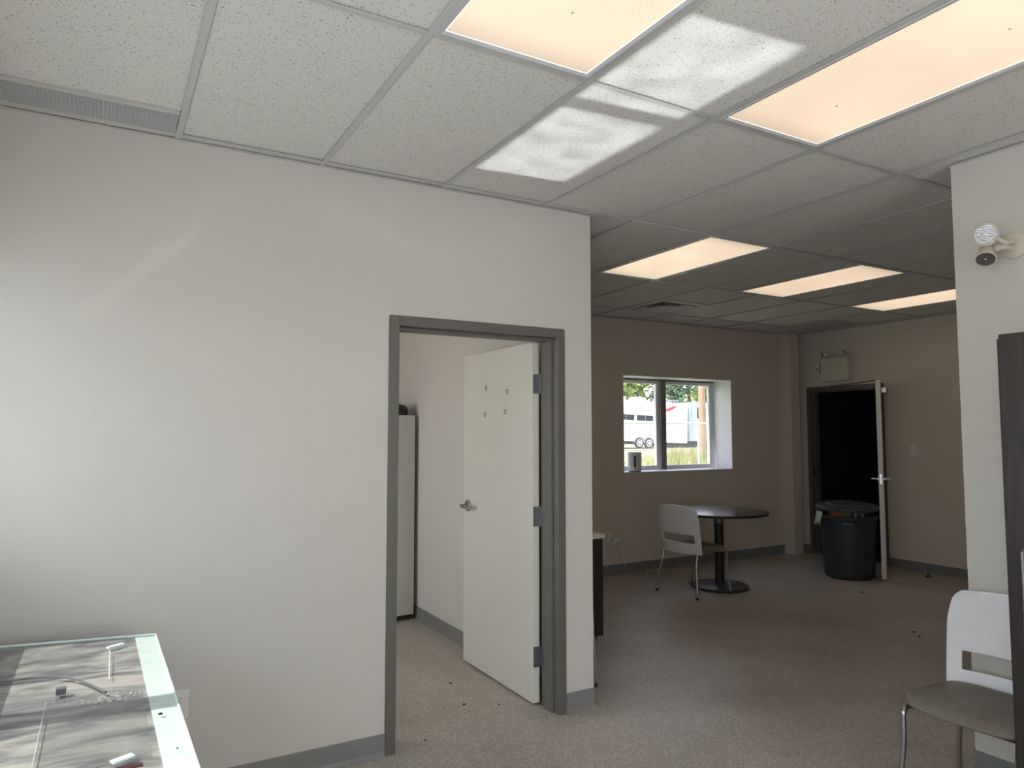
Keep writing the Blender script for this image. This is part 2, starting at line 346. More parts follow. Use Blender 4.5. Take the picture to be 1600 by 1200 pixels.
# cells occupied by fixtures: (x0,x1,y0,y1)
lights = [(T, 2*T, -4*T, -2*T), (3*T, 4*T, -4*T, -2*T), (5*T, 6*T, 0, 2*T), (7.5*T, 8.5*T, 0, 2*T), (10*T, 11*T, 0, 2*T)]
DIFF = (7*T, 8*T, 3*T, 4*T); RET = (11*T, 12*T, 3*T, 4*T); EGG = (-T, 0, -.222, -.022)
rows = [(-10*T, -8*T), (-8*T, -6*T), (-6*T, -4*T), (-4*T, -2*T), (-2*T, 0), (0, 2*T), (2*T, 4*T), (4*T, YB)]
for (ya, yb) in rows:
    xs = list(xs_full)
    if ya == 0: xs = [q for q in xs if abs(q-8*T) > .01]+[7.5*T, 8.5*T]; xs.sort()
    for k in range(len(xs)):
        x0 = xs[k]; x1 = xs[k+1] if k+1 < len(xs) else XR
        if x0 < WX: 
            if x1 <= WX: continue
            x0 = WX
        if not inside((x0+.02), (ya+yb)/2) and not (ya < 0 and inside(x0+.02, yb-.01)): continue
        if ya < -1.4 < yb and x0 > 3*T+.01 and x1 > XP: pass
        lim = XP if yb <= -2*T+.01 else XR
        if x0 >= lim-.005: continue
        x1 = min(x1, lim)
        if any(abs((x0+x1)/2-(a+b)/2) < .05 and abs(ya-c) < .02 for a, b, c, d in lights): continue
        if abs(x0-DIFF[0]) < .01 and abs(ya-2*T) < .01:
            put_tile(x0, x1, ya, 3*T); bar(x0, x1, 3*T-.012, 3*T+.012); continue
        if abs(x0-RET[0]) < .01 and abs(ya-2*T) < .01:
            put_tile(x0, x1, ya, 3*T); bar(x0, x1, 3*T-.012, 3*T+.012); continue
        if ya == -2*T and x1 <= .01 and x0 >= -T-.2 or (ya == -2*T and x0 < -T+.01 and x0 <= 0-.3 and x1 <= 0.01):
            put_tile(x0, x1, ya, -.234, m=TILE); continue
        if ya < -.01 or x0 > XE or x1 < 0 or True:
            put_tile(x0, x1, ya, yb)
for k in range(5, 13):
    x0 = max(k*T, XP); x1 = min((k+1)*T, XR)
    put_tile(x0, x1, -1.39, -2*T)
    if k > 5: bar(k*T-.012, k*T+.012, -1.38, -2*T-.012, 'cross_tee', .0004)
# narrow filler strip between grid line y=0 and the big wall
for k in range(-2, 4):
    a, b = max(k*T, WX), min((k+1)*T, XE)
    put_tile(a, b, .013, .052)
# main tees along x
for y in (-8*T, -6*T, -4*T, -2*T, 0, 2*T, 4*T):
    x1 = XP if y < -1.4 else XR
    bar(WX if y <= 0 else XE, x1, y-.012, y+.012, 'main_tee')
# cross tees along y
for (ya, yb) in rows:
    xs = list(xs_full)
    if ya == 0: xs = [q for q in xs if abs(q-8*T) > .01]+[7.5*T, 8.5*T]
    for x in xs:
        if x < WX+.05 or x > (XP if yb <= -2*T+.01 else XR)-.02: continue
        if ya >= 0 and x < XE: continue
        e = .05 if (ya == -2*T and x < XE) else 0
        bar(x-.012, x+.012, ya+.012, yb-.012 + e, 'cross_tee', .0004)
# wall angles
def angle(x0, x1, y0, y1): return MB().box(x0, x1, y0, y1, H-.0015, H+.0005).build('wall_angle', GRIDP, ceil)
angle(WX, XE, YA-.018, YA); angle(XE, XE+.016, YA, YB); angle(XE+.016, 7.46, YB-.02, YB); angle(XR-.02, XR, -1.4, YB-.02)
angle(XP-.02, XP, -5.5, -1.40); angle(XP, XR, -1.4, -1.38)
MB().box(XE-.02, XE+.05, YA-.018, YA+.0, H-.003, H-.0015).build('wall_angle', GRIDP, ceil)
# inner room ceiling
struct(B(-1.0, XI, YP, YB, H, H+.02), 'ceiling_inner_room', mat('inner_ceiling', (.6, .58, .55), .9), 'plain white ceiling inside the small room')

# ------------------------------------------------------------------ ceiling lights
llab = ['lit ceiling light panel above the wall, nearest the top edge, left of the sun patch', 'long lit ceiling light panel right of the sun patch, at the top right corner',
        'lit ceiling light panel beyond the wall corner, nearest the big off-white wall', 'lit ceiling light panel over the far room, middle of the three far panels',
        'lit ceiling light panel partly hidden behind the right wall end, farthest right']
for (a, b, c, d), lb in zip(lights, llab):
    t = empty('ceiling_light', ((a+b)/2, (c+d)/2, H), lb, 'ceiling light', 'ceiling light panels')
    m = MB(); a += .012; b -= .012; c += .012; d -= .012; fw = .032
    # sloped door frame of the fixture
    z0, z1 = H-.002, H+.012
    def ring(m, a, b, c, d, z0, a2, b2, c2, d2, z1):
        vs = [(a, c, z0), (b, c, z0), (b, d, z0), (a, d, z0), (a2, c2, z1), (b2, c2, z1), (b2, d2, z1), (a2, d2, z1)]
        m.add(vs, [(i, (i+1) % 4, 4+(i+1) % 4, 4+i) for i in range(4)])
    ring(m, a, b, c, d, H+.001, a+.004, b-.004, c+.004, d-.004, H-.004)
    ring(m, a+.004, b-.004, c+.004, d-.004, H-.004, a+.014, b-.014, c+.014, d-.014, H-.004)
    ring(m, a+.014, b-.014, c+.014, d-.014, H-.004, a+.024, b-.024, c+.024, d-.024, H+.004)
    m.build('frame', mat('fixture_frame', (.50, .51, .54), .35) if 'fixture_frame' not in D.materials else D.materials['fixture_frame'], t)
    e = MB(); ring(e, a+.024, b-.024, c+.024, d-.024, H+.0035, a+.028, b-.028, c+.028, d-.028, H+.0045); e.build('lens_edge', LENSE, t)
    B(a+.028, b-.028, c+.028, d-.028, H+.004, H+.007).build('lens', LENS, t)
    B(a, b, c, d, H+.05, H+.1).build('housing', GRIDP, t)
    for q in (.25, .75): MB().cyl(((a+b)/2+.02, c+(d-c)*q, H+.0025), ((a+b)/2+.02, c+(d-c)*q, H+.004), .005, n=10).build('lens_clip', CORD, t)

# egg-crate grille beside the big wall
t = empty('ceiling_grille', (-.3, -.12, H), 'grey egg-crate grille strip in the ceiling above the big wall, top left', 'vent')
GR = mat('grille_metal', (.55, .56, .56), .5, .1)
x0, x1, y0, y1 = WX, -.014, -.222, -.020
fr = MB().box(x0, x1, y0-.012, y0+.010, H-.003, H+.01).box(x0, x1, y1-.004, y1+.006, H-.003, H+.01); fr.build('frame', GRIDP, t)
g = MB()
for i in range(int((x1-x0)/.0135)+1): g.box(x0+i*.0135, x0+i*.0135+.0022, y0+.01, y1, H-.001, H+.012)
ga = g.build('lattice', GR, t); ga['kind'] = 'stuff'
g = MB()
for j in range(1, 14): g.box(x0, x1, y0+.01+j*.0138, y0+.01+j*.0138+.0028, H-.0015, H+.010)
ga = g.build('lattice', GR, t); ga['kind'] = 'stuff'
B(x0, x1, y0, y1, H+.02, H+.03).build('backing', mat('grille_back', (.16, .17, .18), .8), t)

# four-way diffuser
t = empty('ceiling_diffuser', ((DIFF[0]+DIFF[1])/2, (DIFF[2]+DIFF[3])/2, H), 'square four-way air diffuser with dark slots in the far ceiling', 'vent')
cx, cy = (DIFF[0]+DIFF[1])/2, (DIFF[2]+DIFF[3])/2
def sq(m, r1, r2, z1, z2, th=.002):
    vs = []
    for r, z in ((r1, z1), (r2, z2), (r2, z2+th), (r1, z1+th)):
        vs += [(cx-r, cy-r, z), (cx+r, cy-r, z), (cx+r, cy+r, z), (cx-r, cy+r, z)]
    fs = []
    for k in range(4):
        for i in range(4): fs.append((k*4+i, k*4+(i+1) % 4, ((k+1) % 4)*4+(i+1) % 4, ((k+1) % 4)*4+i))
    m.add(vs, fs)
m = MB(); sq(m, .292, .235, H-.001, H-.001); m.build('face_plate', GRIDP, t)
for r in (.225, .15):
    m = MB(); sq(m, r-.02, r-.07, H-.004, H+.03); m.build('louvre', GRIDP, t)
MB().box(cx-.07, cx+.07, cy-.07, cy+.07, H-.003, H).build('centre_plate', GRIDP, t)
B(cx-.29, cx+.29, cy-.29, cy+.29, H+.05, H+.055).build('duct', BLACK, t)
# return grille
t = empty('return_grille', ((RET[0]+RET[1])/2, (RET[2]+RET[3])/2, H), 'darker square return air grille in the ceiling near the far corner', 'vent')
a, b, c, d = RET; a += .012; b -= .012; c += .012; d -= .012
m = MB().box(a, b, c, c+.02, H-.002, H+.004).box(a, b, d-.02, d, H-.002, H+.004).box(a, a+.02, c+.02, d-.02, H-.002, H+.004).box(b-.02, b, c+.02, d-.02, H-.002, H+.004); m.build('frame', GRIDP, t)
m = MB()
for i in range(26): m.box(a+.02, b-.02, c+.022+i*.021, c+.022+i*.021+.008, H, H+.012)
m.build('blade', GR, t)['kind'] = 'stuff'
B(a, b, c, d, H+.03, H+.035).build('backing', mat('return_back', (.08, .08, .08), .8), t)

# ------------------------------------------------------------------ door 1
t = empty('door_1', (1.46, YA, 0), 'white flush door standing open in a grey metal frame', kind='structure')
def frame_profile(mb, side, x0, x1, z, y0, y1, fw, ret=.012):
    pass
fx0, fx1, fz, fw = .952, 1.967, 2.07, .050
yf, yb2 = YA-.014, YP+.014
m = MB()
# front face pieces, jambs, stops, head
m.box(fx0, fx0+fw, yf, yb2, 0, fz).box(fx1-fw, fx1, yf, yb2, 0, fz).box(fx0+fw, fx1-fw, yf, yb2, fz-fw, fz)
m.build('door_frame', TRIM, t, bevel=.003)
m = MB().box(fx0+fw, fx0+fw+.016, YA+.035, YP-.035, 0, fz-fw).box(fx1-fw-.016, fx1-fw, YA+.035, YP-.035, 0, fz-fw).box(fx0+fw+.016, fx1-fw-.016, YA+.035, YP-.035, fz-fw-.016, fz-fw)
m.build('door_stop', TRIM, t, bevel=.002)
# leaf, open ~ 90 degrees into the inner room, hinged on the right jamb
lf = MB().box(1.869, 1.913, .232, 1.112, .012, 2.012).build('door_leaf', DOORW, t, bevel=.0015)
lf.rotation_euler = (0, 0, 0)
for z in (1.72, .975, .205):
    h = MB().box(1.872, 1.913, .2285, .2318, z, z+.110).box(1.9135, 1.916, .206, .2285, z, z+.110)
    h.cyl((1.921, .222, z-.002), (1.921, .222, z+.112), .007, n=12)
    h.box(1.9175, 1.9195, .17, .217, z, z+.110)
    for dz in (.025, .055, .085): h.cyl((1.885+(.012 if dz == .055 else 0), .2283, z+dz), (1.885+(.012 if dz == .055 else 0), .2277, z+dz), .004, n=8)
    h.build('hinge', GALV, lf)
# lever handles
for s, xf in ((-1, 1.869), (1, 1.913)):
    m = MB().cyl((xf, 1.045, 1.02), (xf+s*.012, 1.045, 1.02), .038, .036, n=28).cyl((xf+s*.010, 1.045, 1.02), (xf+s*.045, 1.045, 1.02), .011, n=16)
    m.box(min(xf+s*.040, xf+s*.056), max(xf+s*.040, xf+s*.056), .930, 1.058, 1.008, 1.030)
    m.build('lever_handle', STEEL, lf, bevel=.003)
m = MB()
for y, z in ((.795, 1.783), (.522, 1.745), (.812, 1.613), (.546, 1.626)):
    m2 = MB().lathe([(.016, 0), (.016, .002), (.012, .003), (.008, .003), (.006, .0015)], (1.869, y, z), 20, (-1, 0, 0)); m2.build('bolt_cap', GALV, lf)
    MB().cyl((1.8665, y, z), (1.8655, y, z), .006, n=12).build('bolt_head', WHITEP, lf)

# tall white cabinet in the inner room with a black dome on it
t = empty('storage_cabinet', (1.55, 2.5, 0), 'tall pale cabinet seen through the open doorway beside its left jamb', 'cabinet')
B(1.10, 1.978, 2.262, 2.86, .04, 1.640).build('body', CABW, t, bevel=.002)
B(1.102, 1.53, 2.245, 2.262, .045, 1.638).build('cabinet_door', CABW, t, bevel=.0015)
B(1.538, 1.976, 2.245, 2.262, .045, 1.638).build('cabinet_door', CABW, t, bevel=.0015)
B(1.12, 1.96, 2.28, 2.84, 0, .04).build('plinth', BLACK, t)
o = MB().lathe([(.11, 0), (.115, .01), (.113, .045), (.105, .07), (.075, .087), (.03, .095), (.005, .096)], (1.835, 2.36, 1.640), 32).build('black_canister', BLACK, smooth=True)
tag(o, 'black rounded object lying on top of the tall pale cabinet', 'container')

# ------------------------------------------------------------------ door 2 (far, dark doorway)
t = empty('door_2', (XR, 2.22, 0), 'far doorway in a dark grey frame with its leaf swung into the room', kind='structure')
a, b, z = 1.716, 2.735, 2.06
m = MB().box(XR-.014, XR+.155, a, a+.05, 0, z).box(XR-.014, XR+.155, b-.05, b, 0, z).box(XR-.014, XR+.155, a+.05, b-.05, z-.05, z)
m.build('door_frame', TRIM, t, bevel=.003)
m = MB().box(XR+.045, XR+.10, a+.05, a+.066, 0, z-.05).box(XR+.045, XR+.10, b-.066, b-.05, 0, z-.05).box(XR+.045, XR+.10, a+.066, b-.066, z-.066, z-.05)
m.build('door_stop', TRIM, t, bevel=.002)
B(XR+.01, XR+.04, b-.0515, b-.048, .96, 1.08).build('strike_plate', BLACK, t)
th = math.radians(32.2)
hp = Vector((XR-.02, 1.758, 0))
Lm = Matrix.Translation(hp) @ Matrix.Rotation(pi+th, 4, 'Z')      # local +x along the leaf towards its free end
lf = MB().box(0.005, .905, -.022, .022, .012, 2.035, Lm).build('door_leaf', DOORW, t, bevel=.0015)
for s in (-1, 1):
    m = MB(); P = lambda x, y, zz: Lm @ Vector((x, y, zz))
    m.cyl(P(.845, s*.022, 1.02), P(.845, s*.032, 1.02), .032, n=24).cyl(P(.845, s*.03, 1.02), P(.845, s*.075, 1.02), .010, n=12)
    m.tube([P(.850, s*.075, 1.02), P(.80, s*.082, 1.02), P(.74, s*.078, 1.02)], .010)
    m.build('lever_handle', CHROME, lf, smooth=True)
MB().box(.9045, .9065, -.011, .011, .97, 1.07, Lm).build('latch_plate', CHROME, lf)
MB().box(.9065, .914, -.008, .008, 1.00, 1.03, Lm).build('latch_bolt', CHROME, lf)
# closer: body on the leaf face towards the wall, arm to the header
MB().box(.10, .36, .022, .075, 1.93, 1.99, Lm).build('closer_body', STEEL, lf, bevel=.004)
m = MB(); e0 = Lm @ Vector((.70, -.03, 2.045)); m.tube([e0, (XR-.16, 2.30, 2.045)], .008).tube([(XR-.16, 2.30, 2.045), (XR-.01, 2.33, 2.04)], .008)
m.cyl((XR-.16, 2.30, 2.03), (XR-.16, 2.30, 2.055), .012, n=12)
m.build('closer_arm', STEEL, t)
for z in (1.72, .97, .2):
    MB().cyl((XR-.018, 1.752, z), (XR-.018, 1.752, z+.11), .008, n=12).build('hinge', GALV, lf)

# ------------------------------------------------------------------ windows
def window(name, label, o0, ux, n, W, z0, z1, mull, vis=True):
    """o0: left corner on the glass plane, ux: unit along the window, n: unit to the room"""
    t = empty(name, (o0[0]+ux[0]*W/2, o0[1]+ux[1]*W/2, z0), label, kind='structure')
    q = Matrix(((ux[0], n[0], 0, o0[0]), (ux[1], n[1], 0, o0[1]), (0, 0, 1, 0), (0, 0, 0, 1)))
    f = MB().box(0, W, -.05, .02, z0, z0+.03, q).box(0, W, -.05, .02, z1-.035, z1, q).box(0, .035, -.05, .02, z0+.03, z1-.035, q).box(W-.035, W, -.05, .02, z0+.03, z1-.035, q)
    f.build('window_frame', PVC, t, bevel=.002)
    MB().box(mull-.055, mull+.055, -.045, .012, z0+.03, z1-.035, q).build('mullion', PVC, t, bevel=.002)
    return t, q
# far window: dark meeting rail, white sliding track
W = wx1-wx0; yg = YB+.30
t, q = window('window_1', 'white vinyl sliding window in the deep reveal of the far wall', (wx0, yg), (1, 0), (0, -1), W, wz0, wz1, .80)
mu = .775
MB().box(mu-.005, mu+.075, .012, .045, wz0+.012, wz1-.012, q).build('meeting_rail', PVCD, t, bevel=.003)
for a, b in ((.035, mu-.003), (mu+.06, W-.035)):
    f = MB().box(a, b, -.03, .01, wz0+.03, wz0+.06, q).box(a, b, -.03, .01, wz1-.065, wz1-.035, q).box(a, a+.045, -.03, .01, wz0+.06, wz1-.065, q).box(b-.045, b, -.03, .01, wz0+.06, wz1-.065, q)
    f.build('sash', PVC, t, bevel=.003)
    MB().box(a+.045, b-.045, -.012, -.008, wz0+.06, wz1-.065, q).build('pane', glass_mat('far_window_glass', (.985, .945, .95)) if 'far_window_glass' not in D.materials else D.materials['far_window_glass'], t)
MB().box(.0, W, .020, .028, wz1-.03, wz1-.002, q).build('head_track', PVCD, t)
SILL = mat('sill_paint', (.72, .72, .74), .4)
struct(MB().box(wx0+.002, wx1-.002, YB-.004, yg-.02, wz0, wz0+.012), 'trim_2', SILL, 'white painted sill of the far window', bevel=.002)
struct(MB().box(wx0+.0, wx0+.012, YB-.003, yg-.02, wz0+.012, wz1-.012).box(wx1-.012, wx1, YB-.003, yg-.02, wz0+.012, wz1-.012).box(wx0, wx1, YB-.003, yg-.02, wz1-.012, wz1), 'trim_3', SILL, 'white painted reveal around the far window')
# left windows beside the camera (out of view)
for k, (ya, yb) in enumerate(((-1.52, -.01), (-4.0, -2.4))):
    Wd = yb-ya
    t, q = window('window_%d' % (k+2), 'window in the wall beside the camera', (WG, yb), (0, -1), (1, 0), Wd, wz0, wz1, .78 if k == 0 else Wd/2)
    for a, b in ((.035, .725), (.835, Wd-.035)):
        MB().box(a, b, -.012, -.008, wz0+.03, wz1-.035, q).build('pane', PANE, t)
t, q = window('window_5', 'window of the small inner room', (-1.05, 2.4), (0, -1), (1, 0), 1.4, wz0, wz1, .7)
for a, b in ((.035, .645), (.755, 1.365)): MB().box(a, b, -.012, -.008, wz0+.03, wz1-.035, q).build('pane', PANE, t)
t, q = window('window_4', 'storefront window behind the camera', (2.25, -5.65), (-1, 0), (0, 1), 2.0, .2, 2.2, 1.0)
for a, b in ((.035, .945), (1.055, 1.965)): MB().box(a, b, -.012, -.008, .23, 2.165, q).build('pane', PANE, t)

# white device on the far sill
t = empty('air_freshener', (4.87, YB+.06, wz0+.012), 'small white upright device with a dark slot standing on the far window sill', 'device')
zs = wz0+.012
m = MB(); m.lathe([(.070, .008), (.075, .014), (.075, .205), (.071, .214), (.055, .217)], (4.868, YB+.078, zs), 36); m.build('body', WHITEP, t, smooth=True)
MB().lathe([(.066, 0), (.066, .008)], (4.868, YB+.078, zs), 30).build('foot', BLACK, t)
MB().box(-.011, .011, -.0775, -.06, .05, .175, Matrix.Translation((4.868, YB+.078, zs)) @ Matrix.Rotation(math.radians(-38), 4, 'Z')).build('slot', BLACK, t, bevel=.003)
MB().cyl(Vector((4.868, YB+.078, zs))+Matrix.Rotation(math.radians(-38), 3, 'Z') @ Vector((0, -.0745, .04)), Vector((4.868, YB+.078, zs))+Matrix.Rotation(math.radians(-38), 3, 'Z') @ Vector((0, -.0765, .04)), .005, n=10).build('button', CHROME, t)

# ------------------------------------------------------------------ outlets, switch, emergency lights
def outlet(name, c, n, label, cat='outlet', rocker=False, w=.072, h=.115):
    """c on wall; n: wall normal axis ('-y' or '-x')"""
    t = empty(name, c, label, cat)
    q = Matrix.Translation(c) @ (Matrix.Identity(4) if n == '-y' else Matrix.Rotation(-pi/2, 4, 'Z'))
    MB().box(-w/2, w/2, -.006, 0, -h/2, h/2, q).build('cover_plate', WHITEP, t, bevel=.002)
    if rocker:
        MB().box(-.017, .017, -.011, -.006, -.034, .034, q).build('rocker', WHITEP, t, bevel=.002)
    else:
        for s in (-1, 1):
            m = MB().lathe([(.017, 0), (.017, .003), (.016, .0035)], q @ Vector((0, -.0055, s*.020)), 20, q.to_3x3() @ Vector((0, -1, 0))); o = m.build('socket', WHITEP, t)
            m = MB().box(-.007, -.005, -.0097, -.0088, s*.020-.001, s*.020+.008, q).box(.005, .007, -.0097, -.0088, s*.020-.001, s*.020+.007, q).cyl(q @ Vector((0, -.0088, s*.020-.008)), q @ Vector((0, -.0097, s*.020-.008)), .0025, n=8)
            m.build('slot', BLACK, o)
    return t
outlet('wall_outlet', (.073, YA, .395), '-y', 'white wall outlet beside the glass table on the big wall')
outlet('wall_outlet', (4.455, YB, .385), '-y', 'white wall outlet low on the far wall holding a charger')
outlet('light_switch', (XR, 1.395, 1.308), '-x', 'white rocker light switch on the far right wall', 'switch', True)
t = empty('charger', (4.50, YB-.03, .36), 'small white charger plugged into the far wall outlet with a thin cord', 'charger')
MB().box(4.455, 4.50, YB-.05, YB-.012, .325, .385).build('plug_body', WHITEP, t, bevel=.004)
MB().box(4.50, 4.555, YB-.045, YB-.02, .345, .385).build('plug_adapter', WHITEP, t, bevel=.004)
pts = [(4.53, YB-.035, .345), (4.56, YB-.03, .25), (4.62, YB-.025, .12), (4.64, YB-.03, .03), (4.60, YB-.10, .006), (4.62, YB-.24, .005), (4.72, YB-.26, .005), (4.86, YB-.14, .005), (4.90, YB-.05, .03), (4.98, YB-.06, .006), (5.12, YB-.05, .03), (5.16, YB-.025, .09), (5.15, YB-.02, .12)]
def smooth_path(P, k=6):
    P = [Vector(p) for p in P]; out = []
    for i in range(len(P)-1):
        p0 = P[max(i-1, 0)]; p1 = P[i]; p2 = P[i+1]; p3 = P[min(i+2, len(P)-1)]
        for j in range(k):
            u = j/k; out.append(.5*((2*p1)+(p2-p0)*u+(2*p0-5*p1+4*p2-p3)*u*u+(3*p1-p0-3*p2+p3)*u**3))
    out.append(P[-1]); return out
MB().tube(smooth_path(pts), .0038, 6).build('cord', CORD, t)

def lamp_head(parent, c, d, r=.045, L=.075, name='lamp_head', body=CREAM):
    c = Vector(c); d = Vector(d).normalized()
    h = MB().lathe([(r*.35, -L), (r*.62, -L*.9), (r*.78, -L*.45), (r*.98, -.012), (r*1.03, -.010), (r*1.03, 0), (r*.93, .001), (r*.90, -.004)], c, 32, d).build(name, body, parent, smooth=True)
    MB().lathe([(r*.90, -.003), (r*.72, -.012), (r*.4, -.028), (r*.1, -.032)], c, 28, d).build('reflector', MIRR, h, smooth=True)
    MB().lathe([(r*.16, -.03), (r*.16, -.006), (r*.08, -.002)], c, 14, d).build('bulb', CLEARC, h, smooth=True)
    return h
t = empty('emergency_light', (XP, -1.655, 2.307), 'twin cream emergency lamp heads on a round plate on the right wall end', 'emergency light')
MB().lathe([(.058, 0), (.058, .008), (.050, .014), (.02, .016)], (XP, -1.650, 2.307), 32, (-1, 0, 0)).build('base_plate', CREAM, t, smooth=True)
lamp_head(t, (3.045, -1.600, 2.352), (-.72, -.62, -.32), .047, .07)
lamp_head(t, (3.050, -1.590, 2.245), (-.62, -.25, -.75), .040, .085)
m = MB().tube([(XP-.01, -1.645, 2.315), (3.115, -1.635, 2.318), (3.085, -1.62, 2.335)], .011).tube([(XP-.01, -1.645, 2.30), (3.115, -1.63, 2.298), (3.085, -1.61, 2.29)], .011)
m.cyl((3.13, -1.668, 2.318), (3.13, -1.605, 2.318), .014, n=14)
m.build('swivel_arm', CREAM, t, smooth=True)
MB().cyl((3.15, -1.640, 2.325), (3.143, -1.640, 2.325), .006, n=10).build('screw', BLACK, t)

t = empty('emergency_light', (XR, 2.27, 2.12), 'cream battery box with two small lamp heads above the dark doorway', 'emergency light')
B(XR-.10, XR, 2.09, 2.455, 2.115, 2.395).build('battery_box', CREAM, t, bevel=.006)
for y, dy in ((2.42, .4), (2.12, -.3)):
    MB().cyl((XR-.05, y, 2.395), (XR-.05, y, 2.42), .010, n=12).build('bracket', CREAM, t)
    lamp_head(t, (XR-.095, y+.01, 2.44), (-.9, dy, -.25), .034, .06, body=WHITEP)
t = empty('detector', (XR, 2.555, 2.277), 'small white sensor box on the wall left of the battery box', 'sensor')
B(XR-.035, XR, 2.525, 2.585, 2.225, 2.335).build('housing', WHITEP, t, bevel=.006)
B(XR-.045, XR-.034, 2.545, 2.562, 2.262, 2.285).build('lens', TRIM, t, bevel=.004)

# ------------------------------------------------------------------ glass-topped table by the window (bottom left)
t = empty('glass_table', (-.36, -.85, 0), 'glass-topped table with a pale mint edge strip in sunlight against the big wall', 'table')
C1, C2, C3, C4 = (-.036, -.165), (-.700, -.035), (-.700, -1.75), (-.012, -1.75)
def tab_lining():
    m = D.materials.new('table_lining'); m.use_nodes = True; tr = m.node_tree; b = tr.nodes['Principled BSDF']
    g = tr.nodes.new('ShaderNodeNewGeometry'); mp = tr.nodes.new('ShaderNodeMapping'); mp.inputs['Scale'].default_value = (1.6, 4.2, 1); mp.inputs['Rotation'].default_value = (0, 0, .22)
    n = tr.nodes.new('ShaderNodeTexNoise'); n.inputs['Scale'].default_value = 2.6; n.inputs['Detail'].default_value = 7; n.inputs['Distortion'].default_value = 1.2; n.inputs['Roughness'].default_value = .6
    tr.links.new(g.outputs['Position'], mp.inputs[0]); tr.links.new(mp.outputs[0], n.inputs['Vector'])
    r = tr.nodes.new('ShaderNodeValToRGB'); e = r.color_ramp.elements
    e[0].position = .36; e[0].color = (.10, .10, .115, 1); e[1].position = .66; e[1].color = (.46, .42, .40, 1)
    x = e.new(.47); x.color = (.235, .22, .225, 1); x = e.new(.54); x.color = (.35, .325, .315, 1)
    tr.links.new(n.outputs[0], r.inputs[0]); tr.links.new(r.outputs[0], b.inputs['Base Color']); b.inputs['Roughness'].default_value = .5
    return m
LIN = tab_lining()
ins = .068
MB().prism([(C1[0]-ins, C1[1]+ins*.18), C2, C3, (C4[0]-ins, C4[1])], .728, .738).build('lining', LIN, t)
MB().prism([C1, (C1[0]-ins, C1[1]+ins*.18), (C4[0]-ins, C4[1]), C4], .728, .7395).build('edge_strip', MINT, t)
MB().prism([C1, C2, C3, C4], .741, .747).build('glass_top', TGLASS, t)
m = MB().tube([(C1[0], C1[1], .744), (C2[0], C2[1], .744)], .004, 8); m.build('polished_edge', mat('glass_edge', (.75, .9, .88), .15), t)
MB().tube([(C1[0], C1[1], .7425), (C4[0], C4[1], .7425)], .0035, 8).build('polished_edge', D.materials['glass_edge'], t)
FR = mat('table_frame', (.35, .36, .37), .4, .6)
MB().box(-.66, -.10, -.21, -.18, .66, .728).box(-.66, -.10, -1.72, -1.69, .66, .728).box(-.13, -.10, -1.69, -.21, .66, .728).box(-.66, -.63, -1.69, -.21, .66, .728).build('apron', FR, t)
for x, y in ((-.13, -.21), (-.66, -.21), (-.13, -1.72), (-.66, -1.72)):
    B(x, x+.03, y, y+.03, 0, .66).build('leg', FR, t)
# things lying on the glass
gz = .7475
o = MB().box(-.345, -.106, -1.30, -.785, gz, gz+.003).build('glass_sheet', glass_mat('sheet_glass', (.95, .955, .96), .15, 1.2))
MB().box(-.3458, -.345, -1.30, -.785, gz, gz+.0032).build('sheet_edge', D.materials['glass_edge'], o)
tag(o, 'loose clear sheet lying on the glass table top', 'glass sheet')
o = MB().tube(smooth_path([(-.60, -.60, gz+.004), (-.47, -.53, gz+.004), (-.36, -.545, gz+.004), (-.29, -.60, gz+.004), (-.24, -.69, gz+.004), (-.20, -.785, gz+.004)]), .0035, 8).build('cable', mat('grey_cable', (.12, .12, .13), .5), smooth=True)
tag(o, 'thin dark cable curving across the glass table top', 'cable')
t = empty('clip_stand', (-.185, -.45, gz), 'small clear clip with a thin white stem lying on the glass, near the wall', 'clip')
MB().tube([(-.187, -.33, gz+.004), (-.189, -.50, gz+.003), (-.191, -.66, gz+.003)], .0014, 8).build('stem', WHITEP, t)
MB().box(-.03, .03, -.008, .008, 0, .008, Matrix.Translation((-.17, -.285, gz)) @ Matrix.Rotation(.55, 4, 'Z')).build('clip', mat('clear_clip', (.70, .82, .88), .12), t, bevel=.003)
t = empty('clip_stand', (-.155, -1.30, gz), 'blue-tinted clip with a dark red edge at the bottom of the picture on the glass', 'clip')
MB().box(-.028, .022, -.010, .010, 0, .006, Matrix.Translation((-.165, -1.29, gz+.003)) @ Matrix.Rotation(.45, 4, 'Z')).build('clip', D.materials['clear_clip'], t, bevel=.002)
MB().box(-.215, -.128, -1.350, -1.335, gz+.003, gz+.006).build('card', mat('dark_red_card', (.05, .01, .012), .4), t)
o = B(-.325, -.300, -.735, -.710, gz, gz+.018).build('small_block', mat('grey_block', (.10, .10, .12), .5), bevel=.002)
tag(o, 'tiny dark grey block on the glass table left of the cable end', 'block')
m = MB()
for i in range(70):
    x = random.gauss(-.19, .035); y = -.845+random.gauss(0, .018); r = random.uniform(.0008, .002)
    m.box(x-r*2, x+r*2, y-r, y+r, gz+.003, gz+.0045)
o = m.build('glass_dust', WHITEP); tag(o, 'scatter of white crumbs in the shadow band on the glass table', 'crumbs', kind='stuff')
for x, y, r in ((-.073, -1.03, .006), (-.052, -1.28, .003)):
    o = MB().lathe([(r, 0), (r*.8, r*.5), (r*.2, r*.7)], (x, y, gz), 8).build('speck', BLACK)
    tag(o, 'dark speck on the mint strip, ' + ('nearer the outlet' if r > .004 else 'near the bottom of the picture'), 'crumb')

